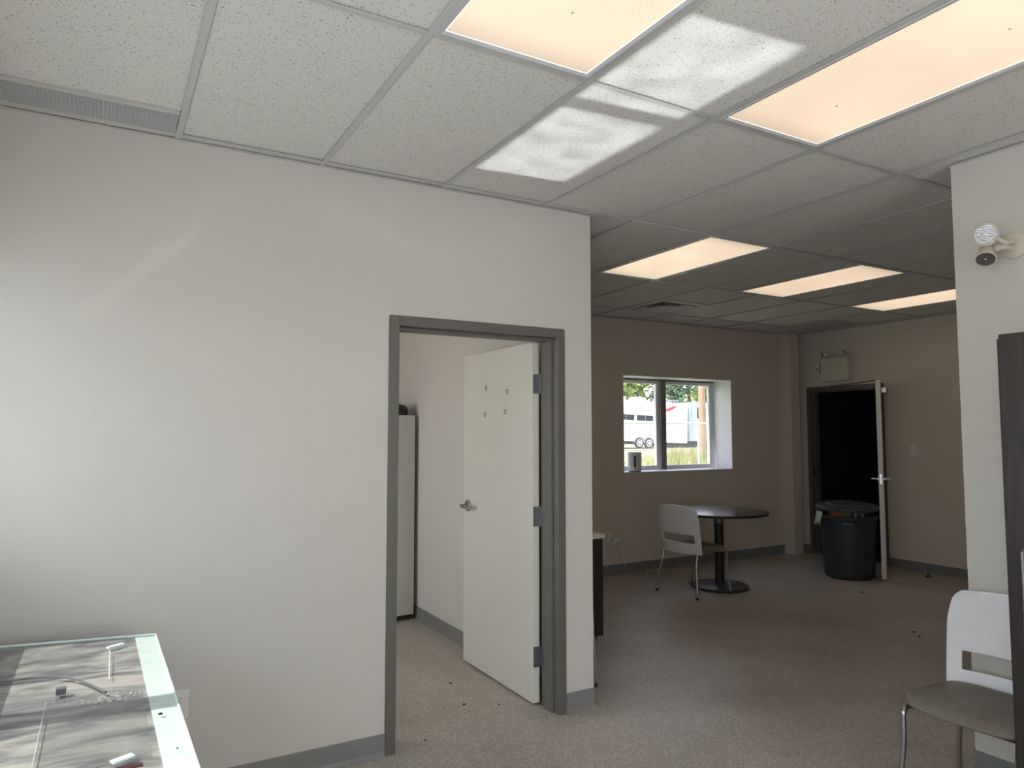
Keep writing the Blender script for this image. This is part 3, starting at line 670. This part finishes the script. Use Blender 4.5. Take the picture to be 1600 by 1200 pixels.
# added area lamps imitate sunlight off the glass on the ceiling, one per pane
R = Vector((SUN.x, SUN.y, -SUN.z))
def bounce_lamp(cx, cy, lx, ly, power):
    l = D.lights.new('glass_bounce_lamp', 'AREA'); l.shape = 'RECTANGLE'
    el = math.asin(R.z); l.size = ly+.12; l.size_y = (lx+.16)*math.sin(el); l.spread = math.radians(1.0); l.energy = power; l.color = (.95, .98, 1)
    l.use_nodes = True; nt = l.node_tree; em = [n for n in nt.nodes if n.type == 'EMISSION'][0]
    k = (H-.752)/R.z
    o = D.objects.new('glass_bounce_lamp', l); COL.objects.link(o)
    z = -R; x = Vector((-R.y, R.x, 0)).normalized(); y = z.cross(x)
    m = Matrix.Identity(4)
    for i in range(3): m[i][0] = x[i]; m[i][1] = y[i]; m[i][2] = z[i]
    zl = .87; k2 = (H-zl)/R.z; m.translation = (cx-R.x*k2, cy-R.y*k2, zl)
    o.matrix_world = m
    g = nt.nodes.new('ShaderNodeNewGeometry'); n = nt.nodes.new('ShaderNodeTexNoise'); n.inputs['Scale'].default_value = 9; n.inputs['Detail'].default_value = 3
    nt.links.new(g.outputs['Position'], n.inputs['Vector'])
    mr = nt.nodes.new('ShaderNodeMapRange'); mr.inputs['From Min'].default_value = .3; mr.inputs['From Max'].default_value = .7; mr.inputs['To Min'].default_value = .55; mr.inputs['To Max'].default_value = 1.3
    nt.links.new(n.outputs[0], mr.inputs[0])
    # mask cuts the lamp to one pane's patch, projected along the ray
    sp = nt.nodes.new('ShaderNodeSeparateXYZ'); nt.links.new(g.outputs['Position'], sp.inputs[0])
    def mth(op, a, b=None, c=None):
        q = nt.nodes.new('ShaderNodeMath'); q.operation = op
        for i_, v_ in enumerate((a, b, c)):
            if v_ is None: continue
            if isinstance(v_, (int, float)): q.inputs[i_].default_value = v_
            else: nt.links.new(v_, q.inputs[i_])
        return q.outputs[0]
    up = mth('SUBTRACT', H, sp.outputs[2])
    X = mth('MULTIPLY_ADD', up, R.x/R.z, sp.outputs[0]); Y = mth('MULTIPLY_ADD', up, R.y/R.z, sp.outputs[1])
    Y2 = mth('MULTIPLY_ADD', mth('SUBTRACT', X, cx), .10, Y)
    mk = mth('MULTIPLY', mth('LESS_THAN', mth('ABSOLUTE', mth('SUBTRACT', X, cx)), lx/2), mth('LESS_THAN', mth('ABSOLUTE', mth('SUBTRACT', Y2, cy)), ly/2))
    nt.links.new(mth('MULTIPLY', mk, mr.outputs[0]), em.inputs['Strength'])
    return o
bounce_lamp(1.477, -.66, .46, .73, .95)
bounce_lamp(1.477, -1.42, .46, .60, .81)

# two added lamps imitate sun streaks from the table edge on the big wall
def glint_lamp(P0, P1, origin, width, power):
    P0, P1, O = Vector(P0), Vector(P1), Vector(origin); mid = (P0+P1)/2; d = (mid-O).normalized(); sv = P1-P0
    u = sv-d*sv.dot(d); Lu = u.length; u.normalize()
    l = D.lights.new('edge_streak_lamp', 'AREA'); l.shape = 'RECTANGLE'; l.size = Lu; l.size_y = width; l.spread = math.radians(1.5); l.energy = power; l.color = (1, .98, .95)
    o = D.objects.new('edge_streak_lamp', l); COL.objects.link(o); z = -d; y = z.cross(u); m = Matrix.Identity(4)
    for i in range(3): m[i][0] = u[i]; m[i][1] = y[i]; m[i][2] = z[i]
    m.translation = O; o.matrix_world = m
glint_lamp((-.37, YA, 1.93), (.10, YA, 2.38), (-.20, -.55, 1.05), .03, .0038)
glint_lamp((.62, YA, 2.545), (1.30, YA, 2.32), (-.10, -.80, 1.05), .03, .0045)

# ------------------------------------------------------------------ thin rod by the wall end
t = empty('thin_rod', (2.33, .3, 0), 'thin grey rod with a black tip leaning beside the wall end', 'rod')
MB().tube([(2.338, .285, .02), (2.318, .295, .55), (2.17, .40, 1.35)], .0035, 8).build('shaft', STEEL, t)
MB().lathe([(.004, -.012), (.010, -.006), (.011, .004), (.006, .014)], (2.338, .285, .014), 14).build('tip', BLACK, t)

# desk beyond the wall end
t = empty('desk', (2.6, 1.8, 0), 'dark-sided desk with a white top just beyond the big wall corner', 'desk')
B(2.20, 2.978, 1.062, 1.09, .025, .724).build('end_panel', DARKW, t, bevel=.001)
B(2.20, 2.978, 2.42, 2.448, .025, .724).build('end_panel', DARKW, t, bevel=.001)
B(2.20, 2.225, 1.09, 2.42, .15, .724).build('modesty_panel', DARKW, t)
B(2.185, 2.990, 1.050, 2.46, .725, .757).build('desk_top', WTOP, t, bevel=.002)
for x, y in ((2.24, 1.076), (2.94, 1.076), (2.24, 2.434), (2.94, 2.434)):
    MB().cyl((x, y, 0), (x, y, .026), .014, n=14).build('glide', CHROME, t)
o = B(2.90, 2.975, 1.62, 1.80, .7575, .767).build('phone', BLACK, bevel=.003)
tag(o, 'flat dark item lying on the white desk top', 'gadget')

# ------------------------------------------------------------------ round table
t = empty('round_table', (5.0, 1.885, 0), 'round dark-topped pedestal table in the far room', 'table')
tx, ty = 4.975, 1.86
MB().lathe([(.44, .712), (.462, .716), (.464, .722), (.464, .734)], (tx, ty, 0), 72).build('table_edge', EDGE, t, smooth=True)
MB().lathe([(.463, .7342), (.462, .739), (.455, .7405)], (tx, ty, 0), 72).build('table_top', WOODT, t, smooth=True)
bx, by = 5.005, 1.885
MB().lathe([(.045, .03), (.045, .62)], (bx, by, 0), 28).build('column', BLACK, t, smooth=True)
MB().lathe([(.052, .62), (.052, .675)], (bx, by, 0), 28).build('collar', mat('collar_grey', (.20, .20, .20), .35, .4), t, smooth=True)
MB().lathe([(.055, .675), (.055, .70), (.12, .704), (.12, .712)], (bx, by, 0), 28).build('mounting_plate', BLACK, t, smooth=True)
MB().lathe([(.262, .010), (.268, .014), (.268, .026), (.255, .032), (.06, .036), (.05, .05)], (bx, by, 0), 64).build('base', mat('base_grey', (.045, .042, .042), .4), t, smooth=True)
for k in range(4):
    a = pi/4+k*pi/2; MB().cyl((bx+.23*math.cos(a), by+.23*math.sin(a), 0), (bx+.23*math.cos(a), by+.23*math.sin(a), .011), .016, n=14).build('glide', BLACK, t)

# ------------------------------------------------------------------ chairs
def chair(loc, rz, label, W=1.0):
    t = D.objects.new('side_chair', None); COL.objects.link(t)
    tag(t, label, 'chair')
    # back shell: u across, v up
    NU, NV = 36, 34; z0, z1 = .385, .815
    def P(u, v, off=0):
        z = z0+(z1-z0)*v
        # half-width profile: narrow hips, widest ~ 2/3 up, slightly in at the top
        hw = .238+.012*math.sin(v*pi*.9)-.020*max(0, v-.72)/.28-.030*(max(0, v-.86)/.14)**3
        back = -.205-.045*v-.03*math.sin(v*pi*.5)*v*.5
        wrap = .055*(abs(u)**2.4)*(1-.35*v)
        x = back+wrap+(.018*math.sin((v-.55)*pi)*v)
        return Vector((x+off, u*hw, z+(.012 if v > .97 else 0)*(1-u*u)))
    us = [-1+2*i/NU for i in range(NU+1)]; vs_ = [j/NV for j in range(NV+1)]
    idx = {}; verts = []; faces = []
    def vid(i, j):
        if (i, j) not in idx: idx[(i, j)] = len(verts); verts.append(P(us[i], vs_[j]))
        return idx[(i, j)]
    for i in range(NU):
        for j in range(NV):
            u = (us[i]+us[i+1])/2; v = (vs_[j]+vs_[j+1])/2
            if abs(u) < .80 and .225 < v < .425 and not (abs(u) > .75 and (v < .25 or v > .40)): continue
            faces.append((vid(i, j), vid(i+1, j), vid(i+1, j+1), vid(i, j+1)))
    b = MB().add(verts, faces).build('backrest', SHELL)
    so_ = b.modifiers.new('s', 'SOLIDIFY'); so_.thickness = .014; so_.offset = 0
    bv = b.modifiers.new('b', 'BEVEL'); bv.width = .003; bv.segments = 2; bv.limit_method = 'ANGLE'; bv.angle_limit = math.radians(50)
    for p in b.data.polygons: p.use_smooth = True
    b.parent = t
    # seat cushion: superellipse plan, crowned, waterfall front
    m = MB(); n = 48; rings = []
    def sup(a, rx, ry, e=.32):
        c, s = math.cos(a), math.sin(a); return rx*math.copysign(abs(c)**e, c), ry*math.copysign(abs(s)**e, s)
    prof = [(.93, .408), (.985, .414), (1.0, .425), (.985, .440), (.93, .450), (.75, .456), (.45, .458), (.1, .458)]
    vs2 = []
    for k, z in prof:
        for i in range(n):
            a = 2*pi*i/n; x, y = sup(a, .225*k, .235*k, .45)
            zz = z-(.022*max(0, (x-.10)/.125)**2 if z > .43 else .008*max(0, (x-.1)/.125)**2)
            vs2.append((x+(.01 if x > 0 else .01+.05*(x/.225)**2), y*(1-.12*(1 if x < 0 else 0)*abs(x)/.225), zz))
    fs2 = [(k*n+i, k*n+(i+1) % n, (k+1)*n+(i+1) % n, (k+1)*n+i) for k in range(len(prof)-1) for i in range(n)]
    fs2 += [tuple(range(n-1, -1, -1)), tuple(range((len(prof)-1)*n, len(prof)*n))]
    s = m.add(vs2, fs2).build('seat', FABRIC); s.parent = t
    for p in s.data.polygons: p.use_smooth = True
    MB().lathe([(.02, 0), (.02, .001)], (0, 0, .40), 12)
    sh = MB().prism([(-.165, -.17), (.20, -.19), (.21, 0), (.20, .19), (-.165, .17)], .398, .412).build('seat_pan', BLACK); sh.parent = t
    # side rails and legs
    for sgn in (-1, 1):
        y = sgn*.208
        rail = MB().tube(smooth_path([(-.165, y, .40), (-.10, y, .402), (.10, y, .402), (.185, y, .396)]), .0105, 12).build('seat_rail', CHROME, smooth=True); rail.parent = t
        l1 = MB().tube(smooth_path([(.185, y, .396), (.208, y, .386), (.218, y, .360), (.222, y, .25), (.230, sgn*.236, .018)]), .0110, 12).build('leg', CHROME, smooth=True); l1.parent = t
        l2 = MB().tube(smooth_path([(-.178, y, .392), (-.200, y, .30), (-.222, sgn*.232, .17), (-.238, sgn*.246, .018)]), .0110, 12).build('leg', CHROME, smooth=True); l2.parent = t
        for lg, x_, y_ in ((l1, .230, sgn*.236), (l2, -.238, sgn*.246)):
            g = MB().lathe([(.013, 0), (.014, .004), (.013, .022)], (x_, y_, 0), 14).build('foot', BLACK, smooth=True); g.parent = lg
    cr = MB().tube([(.16, -.222, .398), (.16, .222, .398)], .009, 10).build('cross_bar', CHROME, smooth=True); cr.parent = t
    t.location = loc; t.rotation_euler = (0, 0, rz)
    return t
chair((4.645, 1.862, 0), math.radians(4.5), 'white-backed chair with grey seat pushed up to the round table')
chair((2.815, -1.637, 0), math.radians(180.3), 'white-backed chair with grey seat against the right wall end')

# ------------------------------------------------------------------ rubbish bin
t = empty('rubbish_bin', (6.62, 1.55, 0), 'dark grey round rubbish bin with its lid ajar before the dark doorway', 'bin')
bcx, bcy = 6.56, 1.585
m = MB(); prof = [(.215, .0), (.232, .012), (.240, .03), (.262, .40), (.276, .60), (.290, .606), (.292, .640), (.284, .644), (.270, .640), (.262, .60), (.22, .05)]
m.lathe(prof, (bcx, bcy, 0), 56); m.build('bin_body', BIN, t, smooth=True)
for k in range(14):
    a = 2*pi*k/14; c_, s_ = math.cos(a), math.sin(a)
    MB().tube([(bcx+.238*c_, bcy+.238*s_, .05), (bcx+.261*c_, bcy+.261*s_, .42), (bcx+.267*c_, bcy+.267*s_, .52)], .005, 6).build('rib', BIN, t)
for a in (math.radians(215), math.radians(35)):
    c_, s_ = math.cos(a), math.sin(a)
    MB().box(-.02, .03, -.06, .06, -.05, -.01, Matrix.Translation((bcx+.275*c_, bcy+.275*s_, .60)) @ Matrix.Rotation(a, 4, 'Z')).build('handle', BIN, t, bevel=.008)
# lid resting tilted on the rubbish
lid = MB().lathe([(.300, -.025), (.304, -.022), (.304, .004), (.292, .016), (.20, .022), (.19, .034), (.05, .040), (.01, .040)], (0, 0, 0), 56).build('bin_lid', BINLID, smooth=True)
lid.location = (bcx-.01, bcy+.0, .728); lid.rotation_euler = (math.radians(2), math.radians(-2), 0)
lid.parent = t; bpy.context.view_layer.update(); lid.matrix_parent_inverse = t.matrix_world.inverted()
MB().box(-.07, .07, -.012, .012, .040, .058, Matrix.Translation((bcx-.01, bcy, .728))).build('lid_handle', BINLID, lid, bevel=.005)
# liner bag hanging over the rim, left
m = MB(); pts = []; n = 14
for j in range(8):
    for i in range(n):
        a = math.radians(128+i*2.6); r = .293+.014*math.sin(i*2.1+j)*(j/7)+.02*(j/7)
        pts.append((bcx+r*math.cos(a), bcy+r*math.sin(a), .675-.017*j*(1+.25*math.sin(i*1.3))))
m.add(pts, [(j*n+i, j*n+i+1, (j+1)*n+i+1, (j+1)*n+i) for j in range(7) for i in range(n-1)])
o = m.build('liner_bag', mat('liner', (.42, .44, .38), .5), t, smooth=True); sd = o.modifiers.new('s', 'SOLIDIFY'); sd.thickness = .004
# printed carton sticking out under the lid
def carton_mat():
    m = D.materials.new('carton_print'); m.use_nodes = True; tr = m.node_tree; b = tr.nodes['Principled BSDF']
    c = tr.nodes.new('ShaderNodeTexCoord'); s = tr.nodes.new('ShaderNodeSeparateXYZ'); tr.links.new(c.outputs['Generated'], s.inputs[0])
    r = tr.nodes.new('ShaderNodeValToRGB'); r.color_ramp.interpolation = 'CONSTANT'; e = r.color_ramp.elements
    e[0].position = 0; e[0].color = (.5, .12, .04, 1); e[1].position = .22; e[1].color = (.20, .17, .05, 1)
    for p_, c_ in ((.5, (.02, .02, .02)), (.60, (.45, .46, .5)), (.66, (.10, .10, .12)), (.80, (.30, .31, .34)), (.86, (.02, .02, .02))):
        x = e.new(p_); x.color = (*c_, 1)
    tr.links.new(s.outputs[0], r.inputs[0])
    w_ = tr.nodes.new('ShaderNodeTexWave'); w_.bands_direction = 'Z'; w_.inputs['Scale'].default_value = 2.2; w_.inputs['Distortion'].default_value = 1
    tr.links.new(c.outputs['Generated'], w_.inputs['Vector'])
    mx = tr.nodes.new('ShaderNodeMix'); mx.data_type = 'RGBA'; mx.blend_type = 'MULTIPLY'; mx.inputs[0].default_value = .6
    tr.links.new(r.outputs[0], mx.inputs[6]); tr.links.new(w_.outputs[0], mx.inputs[7]); tr.links.new(mx.outputs[2], b.inputs['Base Color']); return m
q = Matrix.Translation((bcx-.11, bcy-.085, .66)) @ Matrix.Rotation(math.radians(-38), 4, 'Z') @ Matrix.Rotation(.03, 4, 'Y')
o = MB().box(-.17, .17, -.08, .08, -.03, .036).build('printed_carton', carton_mat(), bevel=.002); o.matrix_world = q
tag(o, 'flat printed carton with orange end poking out of the bin under its lid', 'carton')

# ------------------------------------------------------------------ dark cupboard at the right edge
t = empty('dark_cupboard', (2.80, -2.5, 0), 'tall dark wood cupboard cut off by the right picture edge', 'cupboard')
xa, ya_ = 2.45, -1.900
B(xa+.018, XP-.03, -3.0, ya_, .0, 1.826).build('carcass', DARKW, t, bevel=.001)
B(xa, xa+.017, -2.46, ya_-.014, .06, 1.835).build('cupboard_door', DARKW, t, bevel=.001)
B(xa, xa+.017, -2.998, -2.464, .06, 1.835).build('cupboard_door', DARKW, t, bevel=.001)
B(xa+.002, XP-.03, -3.0, ya_-.014, 1.8265, 1.84).build('cupboard_top', DARKW, t)
m = MB().tube([(xa-.002, -1.966, 1.115), (xa-.02, -1.966, 1.105), (xa-.02, -1.966, .72), (xa-.002, -1.966, .71)], .006, 10)
m.build('handle', STEEL, t, smooth=True)

# ------------------------------------------------------------------ litter on the floor
for (x, y, r, lb) in ((1.622, .774, .008, 'dark crumb on the inner room floor beside the open door'), (1.547, .435, .009, 'dark crumb on the floor inside the open doorway, left of the door edge'),
                      (1.715, .339, .006, 'dark crumb on the floor nearest the open door bottom'), (1.183, .116, .006, 'dark crumb at the foot of the doorway, left side'),
                      (5.985, 1.055, .014, 'dark crumb on the floor in front of the rubbish bin'), (5.103, .036, .012, 'dark crumb on the open floor, upper of a pair'),
                      (5.02, -.052, .012, 'dark crumb on the open floor, lower of a pair')):
    o = MB().lathe([(r, 0), (r*.9, r*.4), (r*.3, r*.6)], (x, y, .0005), 7).build('crumb', BLACK); o.scale = (1, 1, 1)
    tag(o, lb, 'crumb')
t = empty('floor_anchor', (7.24, 1.16, 0), 'small metal fitting lying on the floor by the far right wall', 'fitting')
MB().lathe([(.035, 0), (.032, .008), (.012, .014), (.010, .03)], (7.24, 1.16, 0), 16).build('base', mat('old_metal', (.10, .085, .06), .4, .7), t, smooth=True)
for k in range(4):
    a = k*pi/2+.3; MB().tube([(7.24, 1.16, .03), (7.24+.02*math.cos(a), 1.16+.02*math.sin(a), .05), (7.24+.035*math.cos(a), 1.16+.035*math.sin(a), .085)], .0035, 6).build('prong', STEEL, t)

# ------------------------------------------------------------------ outdoors beyond the far window
GRASS = mat('grass', (.30, .325, .16), .9, col2=(.37, .36, .22), nscale=1.3, bump=.6, bscale=9)
DIRT = mat('dirt', (.50, .42, .32), .9, noise=.3, nscale=2)
def gz_(y): return -.15+(.55)*min(1, max(0, (y-3.3)/30))
m = MB(); n = 24; vs3 = []; f3 = []
for j in range(n+1):
    y = 3.3+j*(120-3.3)/n if j > 12 else 3.3+j*30/12
    y = 3.3+j*2.5 if j <= 12 else 33.3+(j-12)*7
    for i in range(n+1): vs3.append((-60+i*10, y, gz_(y)))
f3 = [(j*(n+1)+i, j*(n+1)+i+1, (j+1)*(n+1)+i+1, (j+1)*(n+1)+i) for j in range(n) for i in range(n)]
o = m.add(vs3, f3).build('lawn', GRASS); tag(o, 'sunlit green grass outside the far window', 'grass', kind='structure')
o = MB().box(-60, 180, -60, 3.28, -.5, -.2).build('yard', mat('yard_gravel', (.30, .29, .27), .95, noise=.3, nscale=3)); tag(o, 'gravel yard outside', 'ground', kind='structure')
o = MB().add([(22, 31.0, .385), (34, 31.4, .385), (34, 40, .43), (22, 40, .43)], [(0, 1, 2, 3)]).build('dirt_strip', DIRT); tag(o, 'bare dirt strip under the parked trailer', 'ground', kind='structure')

# travel trailer
RVW = mat('trailer_white', (.86, .86, .86), .4); RVB = mat('trailer_blue', (.50, .60, .66), .45); RVWIN = mat('trailer_window', (.02, .03, .035), .15)
RVG = mat('trailer_grey', (.45, .46, .48), .4); RVRED = mat('trailer_red', (.55, .10, .12), .45); TYRE = mat('tyre', (.03, .03, .03), .7)
RVT = t = empty('travel_trailer', (30, 34.8, .4), 'long white travel trailer with twin wheels seen through the far window', 'trailer')
Q = Matrix.Translation((34.7, 33.5, .32)) @ Matrix.Rotation(math.radians(177.7), 4, 'Z') @ Matrix.Rotation(math.radians(-2.2), 4, 'Y')
# local: +x towards the left end, -y away from the camera, z up ; side face at y=0
def rb(x0, x1, y0, y1, z0, z1): return MB().box(x0, x1, y0, y1, z0, z1, Q)
rb(0, 11, -2.45, 0, .38, 3.02).build('body', RVW, t, bevel=.08)
rb(.05, 10.9, -2.4, -.03, 3.02, 3.10).build('roof', RVW, t, bevel=.03)
rb(0, 11, .0, .012, 2.86, 2.90).build('roof_trim', RVG, t); rb(.05, 11, .0, .02, 1.60, 1.645).build('awning_rail', RVG, t)
for x0, x1 in ((3.04, 4.36), (4.6, 5.95)):
    o = rb(x0, x1, .0, .02, 1.78, 2.14).build('window', RVWIN, t); rb((x0+x1)/2-.01, (x0+x1)/2+.01, .02, .028, 1.78, 2.14).build('window_bar', RVG, o)
MB().add([Q @ Vector(v) for v in ((1.6, .01, 2.55), (.95, .01, 2.86), (1.4, .01, 2.86), (2.3, .01, 2.40), (2.3, .01, 2.52))], [(0, 1, 2, 4, 3)]).build('red_stripe', RVRED, t)
for a, b in (((5.2, 1.35), (3.6, 1.05)), ((3.9, 1.1), (2.3, .80)), ((5.0, .92), (2.6, .85))):
    MB().tube([Q @ Vector((a[0], .012, a[1])), Q @ Vector(((a[0]+b[0])/2, .012, (a[1]+b[1])/2-.02)), Q @ Vector((b[0], .012, b[1]))], .018, 6).build('pinstripe', RVG, t)
m = MB()
for x0, x1, z0, z1 in ((1.2, 1.215, .6, 2.3), (1.9, 1.915, .6, 2.3), (1.2, 1.915, 2.285, 2.30)): m.box(x0, x1, 0, .01, z0, z1, Q)
m.build('entry_door', RVG, t)
m = MB()
for k in range(9): m.box(1.0+k*.13, 1.08+k*.13, 0, .012, 1.05+.04*math.sin(k*2), 1.10+.05*math.sin(k*2), Q)
m.box(.35, 1.9, 0, .012, .98, 1.0, Q); m.build('lettering', RVG, t)
for x in (3.35, 4.15):
    c0 = Q @ Vector((x, -.02, .30)); ax = (Q.to_3x3() @ Vector((0, 1, 0)))
    tw = MB().lathe([(.20, -.12), (.33, -.11), (.35, -.08), (.35, .02), (.33, .05), (.24, .06)], c0, 30, ax).build('wheel', TYRE, t, smooth=True)
    MB().lathe([(.23, .03), (.235, .065), (.12, .055), (.10, .09), (.03, .09)], c0, 24, ax).build('hub', RVW, tw, smooth=True)
    m = MB(); m.tube([Q @ Vector((x+.42*math.cos(a_), .015, .30+.42*math.sin(a_))) for a_ in [pi*k/12 for k in range(13)]], .035, 6); m.build('wheel_arch', RVG, t)
rb(2.0, 10, -2.0, -.6, .22, .38).build('chassis', TYRE, t); rb(.4, 1.6, -2.0, -.9, .10, .38).build('chassis', TYRE, t)
for x0, x1, h_ in ((.9, 1.7, .22), (3.0, 3.9, .32), (4.7, 5.4, .30)): rb(x0, x1, -1.6, -.8, 3.08, 3.08+h_).build('roof_vent', RVW, t, bevel=.05)
# second trailer, pale blue
t = empty('parked_trailer', (36.9, 35.5, .4), 'pale blue-grey trailer parked behind the wooden pole, right of the white one', 'trailer')
B(35.02, 39.0, 33.6, 36.2, .85, 3.56).build('body', RVB, t, bevel=.05)
o = B(35.75, 36.55, 33.57, 33.6, 2.45, 3.2).build('window', RVWIN, t, bevel=.05); B(35.75, 36.3, 33.57, 33.6, 1.45, 1.95).build('window', RVWIN, t, bevel=.05)
B(35.2, 35.25, 33.57, 33.6, .95, 3.4).build('corner_trim', RVG, t); B(36.9, 36.95, 33.57, 33.6, .95, 3.4).build('corner_trim', RVG, t)
B(35.3, 38.6, 34.2, 35.8, .42, .85).build('chassis', TYRE, t)
m = MB().box(33.3, 34.6, 34.2, 35.4, 3.68, 3.72)
for k in range(5): m.box(33.35+k*.28, 33.4+k*.28, 34.2, 35.4, 3.5, 3.68)
m.build('roof_rack', RVG, RVT)

# wooden utility pole
t = empty('utility_pole', (21.6, 19.3, .15), 'tan wooden utility pole standing in the weeds outside', 'pole')
PX = Vector((21.55, 18.75, .1))
MB().cyl(PX, PX+Vector((-.15, 0, 9.0)), .155, .11, n=18).build('pole_shaft', mat('pole_wood', (.46, .33, .22), .85, noise=.3, nscale=5, stretch=(6, 6, .6)), t, smooth=True)
MB().box(-.6, .6, -.05, .05, 7.4, 7.5, Matrix.Translation(PX)).build('crossarm', D.materials['pole_wood'], t)
# weeds around it
WEED = mat('weeds', (.30, .38, .10), .9, col2=(.50, .42, .20), nscale=3)
m = MB()
for i in range(2600):
    x = random.gauss(21.4, 1.3); y = random.gauss(18.6, 1.0); z = gz_(y); h = random.uniform(.2, .75)*math.exp(-((x-21.6)/2)**2)+.1; a = random.uniform(0, pi); w_ = random.uniform(.02, .05)
    dx, dy = math.cos(a)*w_, math.sin(a)*w_; lx, ly = random.uniform(-.15, .15), random.uniform(-.15, .15)
    m.add([(x-dx, y-dy, z), (x+dx, y+dy, z), (x+lx, y+ly, z+h)], [(0, 1, 2)])
o = m.build('weeds', WEED); tag(o, 'patch of tall dry weeds around the pole foot', 'weeds', kind='stuff')

# chain-link fence
t = empty('chain_link_fence', (12, 10, 0), 'galvanised chain-link fence outside the far window', 'fence')
FG = mat('fence_galvanised', (.60, .62, .62), .4, .5); fy = 10.0; fz0, fz1 = .0, 1.72
MB().tube([(7, fy, fz1), (18, fy, fz1)], .024, 8).build('top_rail', FG, t)
for x in (7.2, 9.8, 12.70, 15.6): MB().cyl((x, fy, -.05), (x, fy, fz1+.05), .030, n=12).build('fence_post', FG, t)
m = MB(); s = .057; x = 8.2
hgt = fz1-fz0-.03
while x < 15.0:
    for sg in (-1, 1):
        xa_ = x; xb_ = x+sg*hgt; r = .0017
        m.add([(xa_-r, fy+sg*.002, fz0), (xa_+r, fy+sg*.002, fz0), (xb_+r, fy+sg*.002, fz0+hgt), (xb_-r, fy+sg*.002, fz0+hgt), (xa_, fy+sg*.002+.003, fz0), (xb_, fy+sg*.002+.003, fz0+hgt)], [(0, 1, 2, 3), (1, 4, 5, 2), (4, 0, 3, 5)])
    x += s
m.build('wire_mesh', FG, t)['kind'] = 'stuff'

# trees
LEAF = [mat('leaf_bright', (.28, .38, .07), .6, col2=(.45, .52, .16), nscale=.8), mat('leaf_mid', (.20, .30, .07), .6, col2=(.34, .42, .14), nscale=.8), mat('leaf_blue', (.13, .23, .12), .6, col2=(.25, .36, .20), nscale=.8)]
BARK = mat('bark', (.16, .12, .09), .9)
tl = ['leafy green tree behind the white trailer, leftmost seen in the window', 'dense bright green tree behind the trailer, in the left pane', 'green tree behind the window mullion', 'bushy green tree above the trailer roof, in the right pane',
      'dark bluish green tree right of the bushy one, in the right pane', 'yellow-green tree behind the wooden pole', 'green tree at the right edge of the window view']
for k, (x, y, h, r, mi) in enumerate(((33.0, 50, 10.5, 3.3, 2), (37.5, 52, 11.5, 3.5, 0), (40.5, 48, 10.5, 3.0, 1), (44.0, 51, 11.0, 3.3, 0), (47.5, 49, 10.8, 3.0, 2), (51.5, 51, 11.5, 3.3, 0), (56.0, 50, 11.0, 3.5, 1))):
    t = empty('leafy_tree', (x, y, .4), tl[k], 'tree', 'trees behind the trailers')
    MB().tube([(x, y, .3), (x+.2, y, h*.4), (x-.1, y+.1, h*.8)], .18, 8).build('trunk', BARK, t)
    m = MB(); rs = random.Random(k)
    blobs = [(x+rs.uniform(-r*.7, r*.7), y+rs.uniform(-r*.6, r*.6), rs.uniform(1.8, h-1), rs.uniform(.9, 1.7)) for _ in range(26)]
    for bx_, by_, bz_, br_ in blobs:
        for _ in range(150):
            v = Vector((rs.gauss(0, 1), rs.gauss(0, 1), rs.gauss(0, 1))).normalized()*br_*rs.uniform(.55, 1.0); c = Vector((bx_, by_, bz_))+v
            a = Vector((rs.gauss(0, 1), rs.gauss(0, 1), rs.gauss(0, .6))).normalized()*rs.uniform(.12, .26); b = a.orthogonal().normalized()*rs.uniform(.08, .16)
            m.add([c-a, c+b, c+a, c-b], [(0, 1, 2, 3)])
    o = m.build('foliage', LEAF[mi], t); o['kind'] = 'stuff'
